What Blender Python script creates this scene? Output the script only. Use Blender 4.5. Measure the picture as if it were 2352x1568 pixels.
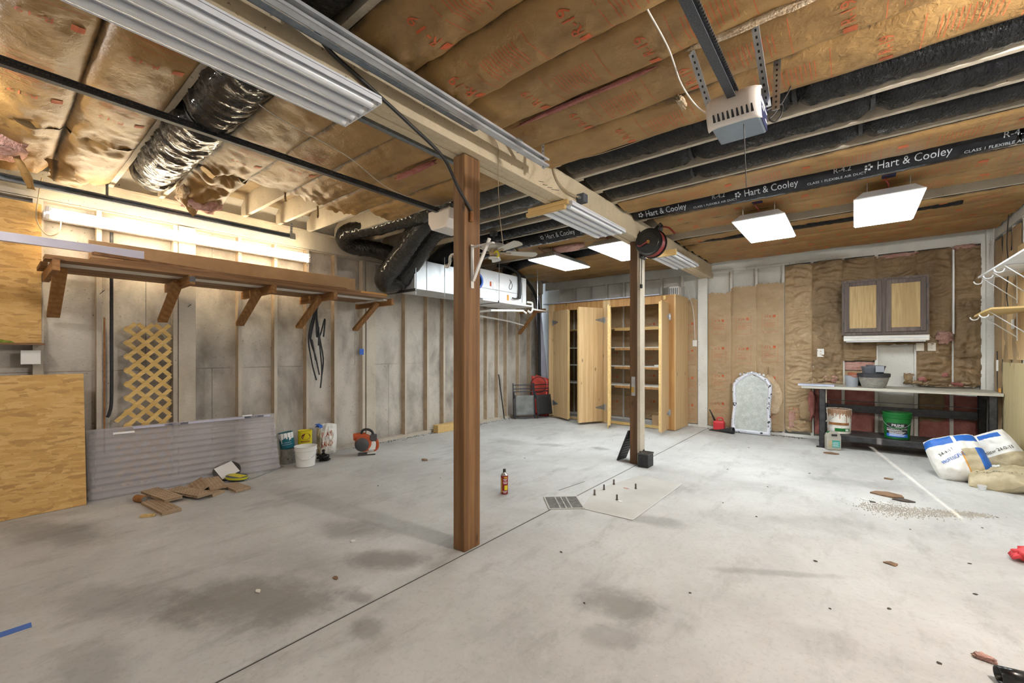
import bpy, bmesh, math, random
from mathutils import Vector, Matrix, noise
for o in list(bpy.data.objects): bpy.data.objects.remove(o)
sc = bpy.context.scene
COL = sc.collection
PI = math.pi
rnd = random.Random(11)

# ---------------------------------------------------------------- camera, world, big lights, exposure
cam_d = bpy.data.cameras.new('camera'); cam = bpy.data.objects.new('camera', cam_d); COL.objects.link(cam)
cam.location = (0, 0, 1.4); cam.rotation_euler = (PI / 2, 0, math.radians(38.8))
cam_d.sensor_width = 36; cam_d.lens = 36 * 976 / 2352; cam_d.shift_y = 26 / 2352; cam_d.clip_start = .02
sc.camera = cam
wd = bpy.data.worlds.new('sky'); sc.world = wd; wd.use_nodes = True
wd.node_tree.nodes['Background'].inputs[0].default_value = (.62, .74, .9, 1)
wd.node_tree.nodes['Background'].inputs[1].default_value = 1.0
sun_d = bpy.data.lights.new('sun', 'SUN'); sun = bpy.data.objects.new('sun', sun_d); COL.objects.link(sun)
sun_d.energy = 8.0; sun_d.angle = .006; sun_d.color = (1, .9, .8)
sun.rotation_euler = Vector((-.165, 1, -.255)).to_track_quat('-Z', 'Y').to_euler(); sun.location = (2.4, -4, 3)
vs = sc.view_settings
vs.view_transform = 'Standard'; vs.look = 'None'; vs.gamma = 1; vs.use_curve_mapping = False; vs.exposure = 1.27
LED_E = 11.0; TUBE_E = 19.0; BULB_W = 160

# ---------------------------------------------------------------- mesh helpers
class MB:
    def __init__(s): s.v = []; s.f = []; s.m = []; s.mi = 0
    def add(s, vs, fs):
        b = len(s.v); s.v += [tuple(p) for p in vs]; s.f += [tuple(i + b for i in f) for f in fs]; s.m += [s.mi] * len(fs); return s
    def box(s, x0, x1, y0, y1, z0, z1, M=None):
        p = [Vector((x, y, z)) for z in (z0, z1) for y in (y0, y1) for x in (x0, x1)]
        if M is not None: p = [M @ q for q in p]
        return s.add(p, [(0, 2, 3, 1), (4, 5, 7, 6), (0, 1, 5, 4), (2, 6, 7, 3), (0, 4, 6, 2), (1, 3, 7, 5)])
    def bar(s, p, q, w, h, up=(0, 0, 1)):
        p, q = Vector(p), Vector(q); d = (q - p); L = d.length; d.normalize(); u = Vector(up)
        if abs(d.dot(u)) > .98: u = Vector((0, 1, 0))
        a = d.cross(u).normalized(); b = a.cross(d).normalized()
        P = [o + a * i * w / 2 + b * j * h / 2 for o in (p, q) for j in (-1, 1) for i in (-1, 1)]
        return s.add(P, [(0, 1, 3, 2), (4, 6, 7, 5), (0, 4, 5, 1), (2, 3, 7, 6), (0, 2, 6, 4), (1, 5, 7, 3)])
    def tube(s, pts, r, n=8, cap=True):
        P = [Vector(p) for p in pts]; k = len(P); rr = r if isinstance(r, (list, tuple)) else [r] * k
        t = [(P[min(i + 1, k - 1)] - P[max(i - 1, 0)]).normalized() for i in range(k)]
        a = t[0].orthogonal().normalized(); vs = []
        for i in range(k):
            a = (a - t[i] * a.dot(t[i])); a = a.normalized() if a.length > 1e-6 else t[i].orthogonal().normalized()
            b = t[i].cross(a)
            for j in range(n):
                an = 2 * PI * j / n; vs.append(P[i] + (a * math.cos(an) + b * math.sin(an)) * rr[i])
        fs = [(i * n + j, i * n + (j + 1) % n, (i + 1) * n + (j + 1) % n, (i + 1) * n + j) for i in range(k - 1) for j in range(n)]
        if cap: fs += [tuple(range(n - 1, -1, -1)), tuple(range((k - 1) * n, k * n))]
        return s.add(vs, fs)
    def lathe(s, prof, n=28, M=None, cap=True):
        vs = [Vector((r * math.cos(2 * PI * j / n), r * math.sin(2 * PI * j / n), z)) for r, z in prof for j in range(n)]
        if M is not None: vs = [M @ v for v in vs]
        k = len(prof)
        fs = [(i * n + j, i * n + (j + 1) % n, (i + 1) * n + (j + 1) % n, (i + 1) * n + j) for i in range(k - 1) for j in range(n)]
        if cap: fs += [tuple(range(n - 1, -1, -1)), tuple(range((k - 1) * n, k * n))]
        return s.add(vs, fs)
    def prism(s, poly, z0, z1, M=None):
        k = len(poly); vs = [Vector((x, y, z)) for z in (z0, z1) for x, y in poly]
        if M is not None: vs = [M @ v for v in vs]
        return s.add(vs, [tuple(range(k - 1, -1, -1)), tuple(range(k, 2 * k))] + [(i, (i + 1) % k, k + (i + 1) % k, k + i) for i in range(k)])
    def grid(s, nu, nv, fn, cu=False, flip=False):
        vs = [fn(i / nu, j / nv) for j in range(nv + 1) for i in range(nu + (0 if cu else 1))]
        w = nu if cu else nu + 1
        fs = [(j * w + i, j * w + (i + 1) % w, (j + 1) * w + (i + 1) % w, (j + 1) * w + i) for j in range(nv) for i in range(nu)]
        if flip: fs = [f[::-1] for f in fs]
        return s.add(vs, fs)
    def build(s, name, mats, parent=None, smooth=False, bevel=0, solid=0, angle=None):
        me = bpy.data.meshes.new(name); me.from_pydata(s.v, [], s.f)
        ms = mats if isinstance(mats, (list, tuple)) else [mats]
        for m in ms: me.materials.append(MAT[m] if isinstance(m, str) else m)
        if len(ms) > 1: me.polygons.foreach_set('material_index', s.m)
        if smooth: me.polygons.foreach_set('use_smooth', [True] * len(me.polygons))
        me.update()
        if smooth and angle: me.set_sharp_from_angle(angle=math.radians(angle))
        o = bpy.data.objects.new(name, me); COL.objects.link(o)
        if solid: md = o.modifiers.new('solid', 'SOLIDIFY'); md.thickness = solid; md.offset = 0
        if bevel:
            md = o.modifiers.new('bevel', 'BEVEL'); md.width = bevel; md.segments = 2; md.limit_method = 'ANGLE'; md.angle_limit = .7
        if parent: o.parent = parent; o.matrix_parent_inverse = WM(parent).inverted()
        return o
def WM(o):
    return (WM(o.parent) @ o.matrix_parent_inverse if o.parent else Matrix()) @ o.matrix_basis
def tag(o, label, cat, group=None):
    o['label'] = label; o['category'] = cat
    if group: o['group'] = group
    return o
def thing(name, loc, label, cat, group=None):
    o = bpy.data.objects.new(name, None); COL.objects.link(o); o.location = loc; o.empty_display_size = .05
    return tag(o, label, cat, group)
def struct(o): o['kind'] = 'structure'; return o
def stuff(o): o['kind'] = 'stuff'; return o
def dup(o, off, parent=None):
    c = o.copy(); COL.objects.link(c); c.location = o.location + Vector(off)
    if parent: c.parent = parent; c.matrix_parent_inverse = WM(parent).inverted()
    return c
def T(x, y, z, rx=0, ry=0, rz=0):
    return Matrix.Translation((x, y, z)) @ Matrix.Rotation(rz, 4, 'Z') @ Matrix.Rotation(ry, 4, 'Y') @ Matrix.Rotation(rx, 4, 'X')
def frame(o, x, y):                       # matrix with given origin and local x / y axes
    x = Vector(x).normalized(); y = Vector(y); y = (y - x * y.dot(x)).normalized(); z = x.cross(y)
    return Matrix(((x.x, y.x, z.x, o[0]), (x.y, y.y, z.y, o[1]), (x.z, y.z, z.z, o[2]), (0, 0, 0, 1)))
def nz(x, y=0, z=0): return noise.noise(Vector((x, y, z)))
def smooth_path(pts, k=8):
    P = [Vector(p) for p in pts]; out = []
    for i in range(len(P) - 1):
        p0, p1, p2, p3 = P[max(i - 1, 0)], P[i], P[i + 1], P[min(i + 2, len(P) - 1)]
        for j in range(k):
            t = j / k; out.append(.5 * ((2 * p1) + (p2 - p0) * t + (2 * p0 - 5 * p1 + 4 * p2 - p3) * t * t + (3 * p1 - p0 - 3 * p2 + p3) * t ** 3))
    return out + [P[-1]]

# ---------------------------------------------------------------- lettering (flat print), made once per word
TXT = {}
def text_polys(word):
    if word not in TXT:
        c = bpy.data.curves.new('word', 'FONT'); c.body = word; c.size = 1; c.resolution_u = 2
        o = bpy.data.objects.new('word', c); COL.objects.link(o)
        me = bpy.data.meshes.new_from_object(o.evaluated_get(bpy.context.evaluated_depsgraph_get()))
        xs = [v.co.x for v in me.vertices] or [0]; w = max(xs) - min(xs); x0 = min(xs)
        TXT[word] = ([((v.co.x - x0), v.co.y) for v in me.vertices], [tuple(p.vertices) for p in me.polygons], w)
        bpy.data.objects.remove(o); bpy.data.curves.remove(c); bpy.data.meshes.remove(me)
    return TXT[word]
for w in ('R-19', 'R13', 'Hart & Cooley', 'R-4.2', 'CLASS 1 FLEXIBLE AIR DUCT', 'PRIME', 'GUARD', 'HYDRAULIC FLUID', 'PLAY', 'SAND', 'Cabot', 'PALRUF', 'Turf Fertilizer 24-0-11', 'PROFESSIONAL', 'Turf', '24-0-11', '24-0-11%'):
    text_polys(w)
def put_text(mb, word, fn, cx, cy, size, align=.5, wide=1.0, mirror=False):
    """lay a word on a surface: fn(u, v) gives the 3-D point; cx, cy is the word's anchor in surface units"""
    V, F, w = text_polys(word)
    s = -1 if mirror else 1
    mb.add([fn(cx + s * (x - w * align) * size * wide, cy + (y - .35) * size) for x, y in V], F)
def put_rect(mb, fn, x0, x1, y0, y1, n=4, m=1):
    mb.grid(n, m, lambda a, b: fn(x0 + (x1 - x0) * a, y0 + (y1 - y0) * b))
def flat(M, off=.001): return lambda u, v: M @ Vector((u, v, off))
def cyl(cx, cy, r, off=.0012):            # u along the circumference (metres), v = height; u=0 faces angle set in 'a0'
    def g(a0, z0=0, r1=None, h=1):
        def f(u, v):
            rr = r + ((r1 - r) * (v / h) if r1 is not None else 0) + off
            a = a0 + u / r; return Vector((cx + rr * math.cos(a), cy + rr * math.sin(a), z0 + v))
        return f
    return g

# ---------------------------------------------------------------- materials (all procedural)
MAT = {}
def _base(name):
    m = bpy.data.materials.new(name); m.use_nodes = True; nt = m.node_tree
    b = nt.nodes['Principled BSDF']; MAT[name] = m
    return m, nt, b
def N(nt, typ, **k):
    n = nt.nodes.new(typ)
    for a, v in k.items():
        if a in n.inputs: n.inputs[a].default_value = v
        else: setattr(n, a, v)
    return n
def coords(nt, scale=(1, 1, 1), rot=(0, 0, 0)):
    t = N(nt, 'ShaderNodeTexCoord'); mp = N(nt, 'ShaderNodeMapping'); mp.inputs['Scale'].default_value = scale; mp.inputs['Rotation'].default_value = rot
    nt.links.new(t.outputs['Object'], mp.inputs[0]); return mp.outputs[0]
def ramp(nt, fac, stops):
    r = N(nt, 'ShaderNodeValToRGB'); e = r.color_ramp.elements
    while len(e) > 1: e.remove(e[-1])
    for i, (p, c) in enumerate(stops):
        q = e[0] if i == 0 else e.new(p)
        q.position = p; q.color = (c, c, c, 1) if isinstance(c, (int, float)) else (*c, 1)
    nt.links.new(fac, r.inputs[0]); return r.outputs[0]
def mixc(nt, fac, a, b, mode='MIX'):
    m = N(nt, 'ShaderNodeMix', data_type='RGBA', blend_type=mode)
    for sock, val in ((m.inputs[0], fac), (m.inputs[6], a), (m.inputs[7], b)):
        if isinstance(val, (int, float)): sock.default_value = val
        elif isinstance(val, tuple): sock.default_value = (*val, 1)
        else: nt.links.new(val, sock)
    return m.outputs[2]
def nse(nt, vec, scale, detail=5, rough=.55, dist=0):
    n = N(nt, 'ShaderNodeTexNoise'); n.inputs['Scale'].default_value = scale; n.inputs['Detail'].default_value = detail
    n.inputs['Roughness'].default_value = rough; n.inputs['Distortion'].default_value = dist
    nt.links.new(vec, n.inputs['Vector']); return n.outputs['Fac']
def bump(nt, b, h, strength, dist=.01):
    n = N(nt, 'ShaderNodeBump'); n.inputs['Strength'].default_value = strength; n.inputs['Distance'].default_value = dist
    nt.links.new(h, n.inputs['Height']); nt.links.new(n.outputs[0], b.inputs['Normal'])
def mat(name, c1, c2=None, scale=6, lo=.35, hi=.65, rough=.6, metal=0, bmp=0, bscale=60, stretch=(1, 1, 1), spots=None, sscale=90, slo=.62, shi=.7, detail=6, bdist=.01, coat=0):
    m, nt, b = _base(name); b.inputs['Roughness'].default_value = rough; b.inputs['Metallic'].default_value = metal; b.inputs['Coat Weight'].default_value = coat
    v = coords(nt, stretch)
    if c2: col = ramp(nt, nse(nt, v, scale, detail), [(lo, c1), (hi, c2)])
    else: col = ramp(nt, nse(nt, v, scale, 2), [(0, c1), (1, c1)])
    if spots: col = mixc(nt, ramp(nt, nse(nt, coords(nt), sscale, 3), [(slo, 0.0), (shi, 1.0)]), col, spots)
    nt.links.new(col, b.inputs['Base Color'])
    if bmp: bump(nt, b, nse(nt, v, bscale, 4), bmp, bdist)
    return m
def wood(name, dark, mid, light, axis=2, scale=14, rough=.65, ring=2.0, knots=True, bmp=.25):
    m, nt, b = _base(name); b.inputs['Roughness'].default_value = rough
    st = [1, 1, 1]; st[axis] = .06; v = coords(nt, tuple(st))
    g = nse(nt, v, scale * 3, 6, .6); w = N(nt, 'ShaderNodeTexWave', wave_type='RINGS', rings_direction='XYZ'[axis])
    w.inputs['Scale'].default_value = ring * 4; w.inputs['Distortion'].default_value = 5; w.inputs['Detail'].default_value = 3; w.inputs['Detail Scale'].default_value = 1.2
    nt.links.new(v, w.inputs['Vector'])
    c = ramp(nt, g, [(.25, dark), (.5, mid), (.75, light)])
    c = mixc(nt, ramp(nt, w.outputs['Fac'], [(.15, 0.55), (.55, 0.0)]), c, dark)
    if knots:
        st2 = [1, 1, 1]; st2[axis] = .4
        vo = N(nt, 'ShaderNodeTexVoronoi'); vo.inputs['Scale'].default_value = 5; nt.links.new(coords(nt, tuple(st2)), vo.inputs['Vector'])
        c = mixc(nt, ramp(nt, vo.outputs['Distance'], [(.04, .8), (.10, 0.0)]), c, tuple(x * .3 for x in dark))
    nt.links.new(c, b.inputs['Base Color']); bump(nt, b, g, bmp, .004); return m
def emis(name, col, s):
    m, nt, b = _base(name); b.inputs['Base Color'].default_value = (*col, 1); b.inputs['Emission Color'].default_value = (*col, 1); b.inputs['Emission Strength'].default_value = s; return m

def _stain(nt, val, k):
    mr = N(nt, 'ShaderNodeMapRange', interpolation_type='SMOOTHSTEP'); mr.inputs['From Min'].default_value = 1.15; mr.inputs['From Max'].default_value = 1.95
    mr.inputs['To Min'].default_value = k; mr.inputs['To Max'].default_value = 0; nt.links.new(val, mr.inputs['Value']); return mr.outputs[0]
def floor_mat():
    m, nt, b = _base('concrete_floor'); b.inputs['Roughness'].default_value = .7; b.inputs['Specular IOR Level'].default_value = .3
    v = coords(nt)
    c = ramp(nt, nse(nt, v, .9, 9, .62, .4), [(.30, (.40, .392, .38)), (.5, (.51, .505, .49)), (.68, (.60, .60, .585))])
    c = mixc(nt, ramp(nt, nse(nt, coords(nt, (2.2, .7, 1), (0, 0, .35)), 2.2, 8, .7), [(.52, 0.0), (.72, .55)]), c, (.25, .24, .225))
    c = mixc(nt, ramp(nt, nse(nt, v, 34, 6, .7), [(.52, 0.0), (.72, .38)]), c, (.28, .27, .25))
    c = mixc(nt, ramp(nt, nse(nt, coords(nt, (1, 1, 1), (0, 0, 1.1)), 7, 8, .75), [(.5, 0.0), (.68, .35)]), c, (.62, .62, .605))
    c = mixc(nt, ramp(nt, nse(nt, v, 140, 2), [(.71, 0.0), (.74, .7)]), c, (.16, .14, .12))
    c = mixc(nt, ramp(nt, nse(nt, coords(nt, (1, 1, 1), (0, 0, .7)), 95, 1), [(.77, 0.0), (.79, .7)]), c, (.75, .73, .7))
    # oil stains, each with its own place, size and outline
    wob = nse(nt, v, 4, 6, .7)
    for (x, y, rx, ry, a, k) in ((-2.62, .95, .62, .30, .55, .62), (-2.45, 1.72, .34, .17, .6, .6), (-3.1, 1.83, .40, .2, .5, .45), (-1.02, 2.2, .26, .20, .3, .6), (-.93, 1.95, .2, .12, .5, .4),
                                 (-4.85, .35, .7, .22, .4, .5), (-3.2, .5, .6, .2, .5, .4), (-1.93, 1.22, .13, .09, 0, .5), (-.4, 3.15, .5, .05, .55, .35), (-3.6, 5.4, .3, .12, .4, .4), (-2.88, 5.65, .16, .1, 0, .5),
                                 (-1.3, 3.5, .3, .14, .2, .4), (-.2, 4.3, .5, .25, .3, .25), (-2.62, .3, .3, .2, 0, .4), (.15, 5.9, .5, .2, .2, .3), (-4.2, 5.2, .5, .2, 0, .25), (-2.2, 1.35, .12, .07, .3, .5)):
        mp = N(nt, 'ShaderNodeMapping', vector_type='TEXTURE'); mp.inputs['Location'].default_value = (x, y, 0); mp.inputs['Rotation'].default_value = (0, 0, a); mp.inputs['Scale'].default_value = (rx, ry, 1)
        nt.links.new(v, mp.inputs[0]); ln = N(nt, 'ShaderNodeVectorMath', operation='LENGTH'); nt.links.new(mp.outputs[0], ln.inputs[0])
        ad = N(nt, 'ShaderNodeMath', operation='MULTIPLY_ADD'); nt.links.new(wob, ad.inputs[0]); ad.inputs[1].default_value = 1.6; nt.links.new(ln.outputs['Value'], ad.inputs[2])
        c = mixc(nt, _stain(nt, ad.outputs[0], k), c, (.155, .14, .125))
    nt.links.new(c, b.inputs['Base Color']); bump(nt, b, nse(nt, v, 70, 6, .65), .12, .006); return m
floor_mat()
def osb_mat():
    m, nt, b = _base('osb'); b.inputs['Roughness'].default_value = .6
    def strands(rot, sc):
        vo = N(nt, 'ShaderNodeTexVoronoi'); vo.inputs['Scale'].default_value = sc; vo.inputs['Randomness'].default_value = 1
        wv = N(nt, 'ShaderNodeVectorMath', operation='MULTIPLY_ADD'); nt.links.new(nz_, wv.inputs[0]); wv.inputs[1].default_value = (.25, .25, .25); nt.links.new(coords(nt, (.6, 1, 4.2), (rot, 0, 0)), wv.inputs[2])
        nt.links.new(wv.outputs[0], vo.inputs['Vector']); sp = N(nt, 'ShaderNodeSeparateColor'); nt.links.new(vo.outputs['Color'], sp.inputs[0])
        return ramp(nt, sp.outputs[0], [(.0, (.36, .185, .045)), (.25, (.56, .32, .085)), (.6, (.66, .40, .12)), (1., (.76, .51, .20))]), vo.outputs['Distance'], sp.outputs[1]
    tn = N(nt, 'ShaderNodeTexNoise'); tn.inputs['Scale'].default_value = 5; tn.inputs['Detail'].default_value = 4; nt.links.new(coords(nt), tn.inputs['Vector']); nz_ = tn.outputs['Color']
    c1, d1, k1 = strands(.15, 8); c2, d2, k2 = strands(-.6, 9); c3, d3, k3 = strands(1.0, 10)
    c = mixc(nt, ramp(nt, k2, [(.42, 0.0), (.46, .85)]), c1, c2); c = mixc(nt, ramp(nt, k3, [(.62, 0.0), (.66, .8)]), c, c3)
    fib = nse(nt, coords(nt, (1, 1, 7)), 60, 4, .6); c = mixc(nt, .35, c, ramp(nt, fib, [(.3, (.45, .25, .07)), (.7, (.75, .5, .2))]))
    c = mixc(nt, ramp(nt, nse(nt, coords(nt, (1, 1, 3)), 17, 3), [(.70, 0.0), (.74, .8)]), c, (.17, .08, .02))
    nt.links.new(c, b.inputs['Base Color']); bump(nt, b, d1, .25, .003); return m
osb_mat()
def wall_mat(name, c1, c2, dirt, k=.7, spots=(.12, .10, .08)):
    m, nt, b = _base(name); b.inputs['Roughness'].default_value = .75
    v = coords(nt); fine = nse(nt, coords(nt, (1, 1, 9)), 30, 5, .65)
    c = ramp(nt, fine, [(.3, c1), (.65, c2)])
    c = mixc(nt, ramp(nt, nse(nt, coords(nt, (1, 1, .7)), 1.9, 7, .6, .3), [(.42, 0.0), (.68, k)]), c, dirt)
    c = mixc(nt, ramp(nt, nse(nt, v, 42, 2), [(.70, 0.0), (.73, .8)]), c, spots)
    nt.links.new(c, b.inputs['Base Color']); bump(nt, b, fine, .12, .004); return m
wall_mat('sheathing', (.48, .44, .385), (.62, .58, .52), (.20, .17, .145), .9)
wall_mat('white_paint', (.66, .65, .61), (.78, .77, .73), (.46, .43, .38), .5)
wall_mat('dusty_paint', (.50, .45, .36), (.62, .56, .46), (.33, .29, .23), .6)
wall_mat('stud_paint', (.50, .44, .36), (.62, .56, .47), (.30, .25, .19), .6)
wall_mat('joist_dusty', (.46, .40, .31), (.58, .52, .42), (.30, .25, .19), .6)
wall_mat('beam_paint', (.58, .48, .32), (.68, .58, .41), (.38, .31, .22), .5, (.16, .12, .08))
mat('subfloor', (.22, .16, .09), (.34, .26, .16), 5, rough=.85)
def _seam(nt, val):
    mr = N(nt, 'ShaderNodeMapRange', interpolation_type='SMOOTHSTEP'); mr.inputs['From Min'].default_value = -.12; mr.inputs['From Max'].default_value = -.055
    mr.inputs['To Min'].default_value = .85; mr.inputs['To Max'].default_value = 0; nt.links.new(val, mr.inputs['Value']); return mr.outputs[0]
def kraft_mat(name, c1, c2, dust, k, bm=.5, seam=False):
    m, nt, b = _base(name); b.inputs['Roughness'].default_value = .48
    v = coords(nt)
    c = ramp(nt, nse(nt, v, 3.2, 7, .6), [(.3, c1), (.7, c2)])
    c = mixc(nt, ramp(nt, nse(nt, v, 1.3, 6, .65, .5), [(.48, 0.0), (.75, k)]), c, dust)
    c = mixc(nt, ramp(nt, nse(nt, v, 120, 3), [(.62, 0.0), (.75, .35)]), c, tuple(x * .35 for x in c1))
    if seam:                                             # noise-broken dark band where the paper laps over the joists
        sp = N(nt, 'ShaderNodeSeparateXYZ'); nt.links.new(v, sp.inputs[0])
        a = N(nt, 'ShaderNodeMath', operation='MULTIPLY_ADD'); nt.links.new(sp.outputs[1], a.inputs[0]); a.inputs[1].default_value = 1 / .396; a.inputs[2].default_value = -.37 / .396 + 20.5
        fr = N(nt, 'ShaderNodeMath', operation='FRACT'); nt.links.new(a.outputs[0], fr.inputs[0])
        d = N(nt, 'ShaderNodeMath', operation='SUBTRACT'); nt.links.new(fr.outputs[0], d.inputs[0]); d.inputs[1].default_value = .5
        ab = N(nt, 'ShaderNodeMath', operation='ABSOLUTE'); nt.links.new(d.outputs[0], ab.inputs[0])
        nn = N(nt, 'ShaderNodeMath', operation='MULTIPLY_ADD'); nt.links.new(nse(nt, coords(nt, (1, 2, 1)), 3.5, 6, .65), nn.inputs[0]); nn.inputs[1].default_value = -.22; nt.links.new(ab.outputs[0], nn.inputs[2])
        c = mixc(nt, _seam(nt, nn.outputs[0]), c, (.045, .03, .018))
    nt.links.new(c, b.inputs['Base Color']); bump(nt, b, nse(nt, coords(nt, (1, 1, 1)), 26, 6, .6, .8), bm, .012); return m
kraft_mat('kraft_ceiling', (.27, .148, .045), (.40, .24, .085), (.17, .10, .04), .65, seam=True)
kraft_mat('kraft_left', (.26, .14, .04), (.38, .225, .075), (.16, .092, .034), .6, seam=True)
kraft_mat('kraft_wall', (.36, .245, .13), (.45, .325, .19), (.28, .19, .11), .5, .7)
kraft_mat('kraft_dusty', (.20, .125, .06), (.34, .235, .125), (.13, .085, .045), .8, .9)
mat('pink_fiber', (.50, .27, .22), (.64, .40, .34), 16, rough=.95, bmp=1, bscale=60, bdist=.02)
mat('pink_dark', (.34, .12, .10), (.46, .19, .165), 8, rough=.95, bmp=.8, bscale=50, bdist=.02)
mat('tan_fiber', (.62, .44, .27), (.76, .60, .42), 18, rough=.95, bmp=1, bscale=50, bdist=.03)
mat('red_print', (.52, .10, .03), rough=.7); mat('red_print_pale', (.52, .12, .04), rough=.7); mat('joint_grey', (.2, .19, .18), rough=1)
mat('grey_print', (.42, .45, .48), rough=.5); mat('white_print', (.85, .85, .85), rough=.5); mat('black_print', (.015, .015, .018), rough=.5)
m = mat('duct_black', (.004, .004, .005), (.009, .009, .010), 9, rough=.14, bmp=1, bscale=34, stretch=(2.2, 1, 1), bdist=.02); m.node_tree.nodes['Principled BSDF'].inputs['Specular IOR Level'].default_value = .22
m = mat('duct_shiny', (.006, .005, .0045), (.016, .013, .011), 9, rough=.17, bmp=1, bscale=30, stretch=(2.4, 1, 1), bdist=.04, coat=.35)
mat('duct_print', (.008, .008, .010), (.018, .018, .022), 8, rough=.2, bmp=.5, bscale=30, bdist=.01); MAT['duct_print'].node_tree.nodes['Principled BSDF'].inputs['Specular IOR Level'].default_value = .25
wood('post_wood', (.12, .052, .015), (.215, .105, .036), (.29, .155, .058), 2, 9, ring=1.2)
wood('post_wood_dark', (.07, .033, .012), (.12, .058, .022), (.17, .088, .036), 2, 10, ring=1.2)
wood('bracket_wood', (.19, .08, .02), (.29, .135, .04), (.38, .20, .068), 0, 12)
wood('shelf_wood', (.15, .07, .025), (.24, .12, .045), (.32, .175, .07), 1, 14)
wood('shelf_wood_pale', (.44, .30, .16), (.58, .43, .26), (.68, .53, .34), 1, 14, knots=False)
wood('plywood', (.52, .34, .16), (.65, .455, .24), (.73, .54, .31), 2, 7, ring=1.2)
wood('plywood_dark', (.36, .175, .055), (.48, .26, .09), (.57, .34, .13), 2, 10, ring=1.5)
wood('lumber_pale', (.55, .36, .13), (.66, .46, .19), (.76, .57, .27), 0, 12, knots=False)
wood('lattice_wood', (.55, .35, .10), (.68, .46, .16), (.76, .55, .24), 1, 12)
wood('cab_frame', (.075, .055, .048), (.13, .098, .085), (.19, .15, .13), 2, 16, knots=False)
wood('cab_panel', (.34, .225, .09), (.46, .32, .145), (.55, .40, .2), 2, 20, knots=False, bmp=.1)
wood('ply_pale', (.50, .40, .20), (.60, .50, .28), (.68, .58, .36), 2, 10, ring=4)
wood('bench_top', (.36, .34, .28), (.50, .48, .41), (.60, .58, .51), 0, 10, knots=False)
mat('galv', (.42, .45, .48), (.62, .65, .68), 12, rough=.33, metal=.85); mat('track_bright', (.50, .52, .55), (.66, .68, .70), 6, rough=.35, metal=.35)
mat('stud_side', (.38, .29, .19), (.52, .41, .29), 7, rough=.75)
mat('galv_plain', (.60, .63, .66), (.72, .75, .78), 3, rough=.4, metal=.6)
mat('track_dark', (.045, .05, .06), (.10, .105, .12), 160, rough=.5, metal=.4)
mat('track_grey', (.16, .19, .22), (.23, .26, .29), 30, rough=.45, metal=.6)
mat('steel_black', (.012, .012, .014), (.04, .04, .045), 14, rough=.5, spots=(.12, .10, .09), sscale=120)
mat('steel_dark', (.05, .05, .052), (.09, .085, .08), 10, rough=.45, metal=.5)
mat('white_metal', (.74, .75, .78), (.82, .83, .85), 4, rough=.35)
mat('white_dusty', (.66, .63, .58), (.78, .76, .71), 8, rough=.6)
mat('white_plastic', (.78, .77, .74), rough=.45); mat('ivory', (.72, .68, .60), rough=.45)
mat('opener_white', (.66, .61, .56), (.75, .70, .66), 3, rough=.4)
mat('opener_grey', (.16, .21, .27), (.26, .32, .38), 3, rough=.35, metal=.5)
mat('navy', (.015, .02, .07), rough=.4)
mat('black_rubber', (.012, .012, .013), (.025, .025, .027), 30, rough=.55); mat('black_gloss', (.01, .01, .011), rough=.25)
mat('cable_black', (.02, .018, .017), rough=.5); mat('cable_tan', (.42, .32, .20), rough=.6); mat('cable_white', (.66, .63, .58), rough=.5)
mat('hose_red', (.20, .02, .018), rough=.4); mat('brass', (.55, .36, .10), rough=.35, metal=.9)
mat('red_plastic', (.62, .035, .05), (.72, .06, .075), 6, rough=.45); mat('red_bag', (.60, .065, .05), (.70, .10, .075), 6, rough=.7, bmp=.3, bscale=20)
mat('blue_plastic', (.03, .12, .52), rough=.4); mat('blue_tape', (.06, .16, .52), rough=.6); mat('blue_print', (.02, .13, .50), rough=.5)
mat('green_plastic', (.006, .14, .025), rough=.35); mat('green_print', (.06, .22, .06), rough=.6); mat('teal_print', (.005, .13, .17), rough=.45); mat('teal_label', (.03, .32, .28), rough=.5)
mat('yellow_print', (.74, .62, .015), rough=.45); mat('yellow_green', (.62, .62, .03), rough=.5); mat('lime', (.30, .36, .02), rough=.6)
mat('can_red', (.26, .01, .015), rough=.3); mat('can_maroon', (.15, .012, .02), rough=.35)
mat('tin', (.45, .46, .45), (.62, .63, .62), 10, rough=.3, metal=.8); mat('tin_dirty', (.30, .29, .26), (.50, .49, .46), 14, rough=.45, metal=.6, spots=(.16, .13, .09), sscale=18)
mat('rust_white', (.72, .70, .64), (.78, .76, .70), 5, rough=.5, spots=(.30, .12, .03), sscale=26, slo=.60, shi=.66)
mat('rust', (.22, .085, .022), (.36, .16, .05), 20, rough=.8)
mat('bag_white', (.74, .73, .69), (.82, .81, .78), 5, rough=.42, bmp=.5, bscale=22); mat('bag_tan', (.40, .33, .20), (.55, .47, .31), 7, rough=.5, bmp=.5, bscale=22); mat('orange', (.62, .30, .06), rough=.5)
mat('cardboard', (.42, .28, .15), (.50, .34, .19), 6, rough=.8); mat('decking', (.36, .25, .155), (.44, .32, .21), 14, rough=.75, bmp=.2); mat('decking_dark', (.05, .035, .022), rough=.9)
mat('lavender', (.50, .50, .62), (.58, .58, .70), 4, rough=.5); mat('pale_blue_sheet', (.42, .47, .62), (.55, .59, .70), 4, rough=.4)
mat('blower_orange', (.42, .065, .012), (.50, .09, .02), 8, rough=.5, spots=(.12, .03, .01), sscale=30); mat('dark_grey', (.06, .06, .065), rough=.5)
mat('mesh_fabric', (.15, .155, .15), (.24, .245, .235), 8, rough=.8, bmp=.4, bscale=200); mat('frame_grey', (.045, .05, .06), rough=.4, metal=.5)
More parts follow.
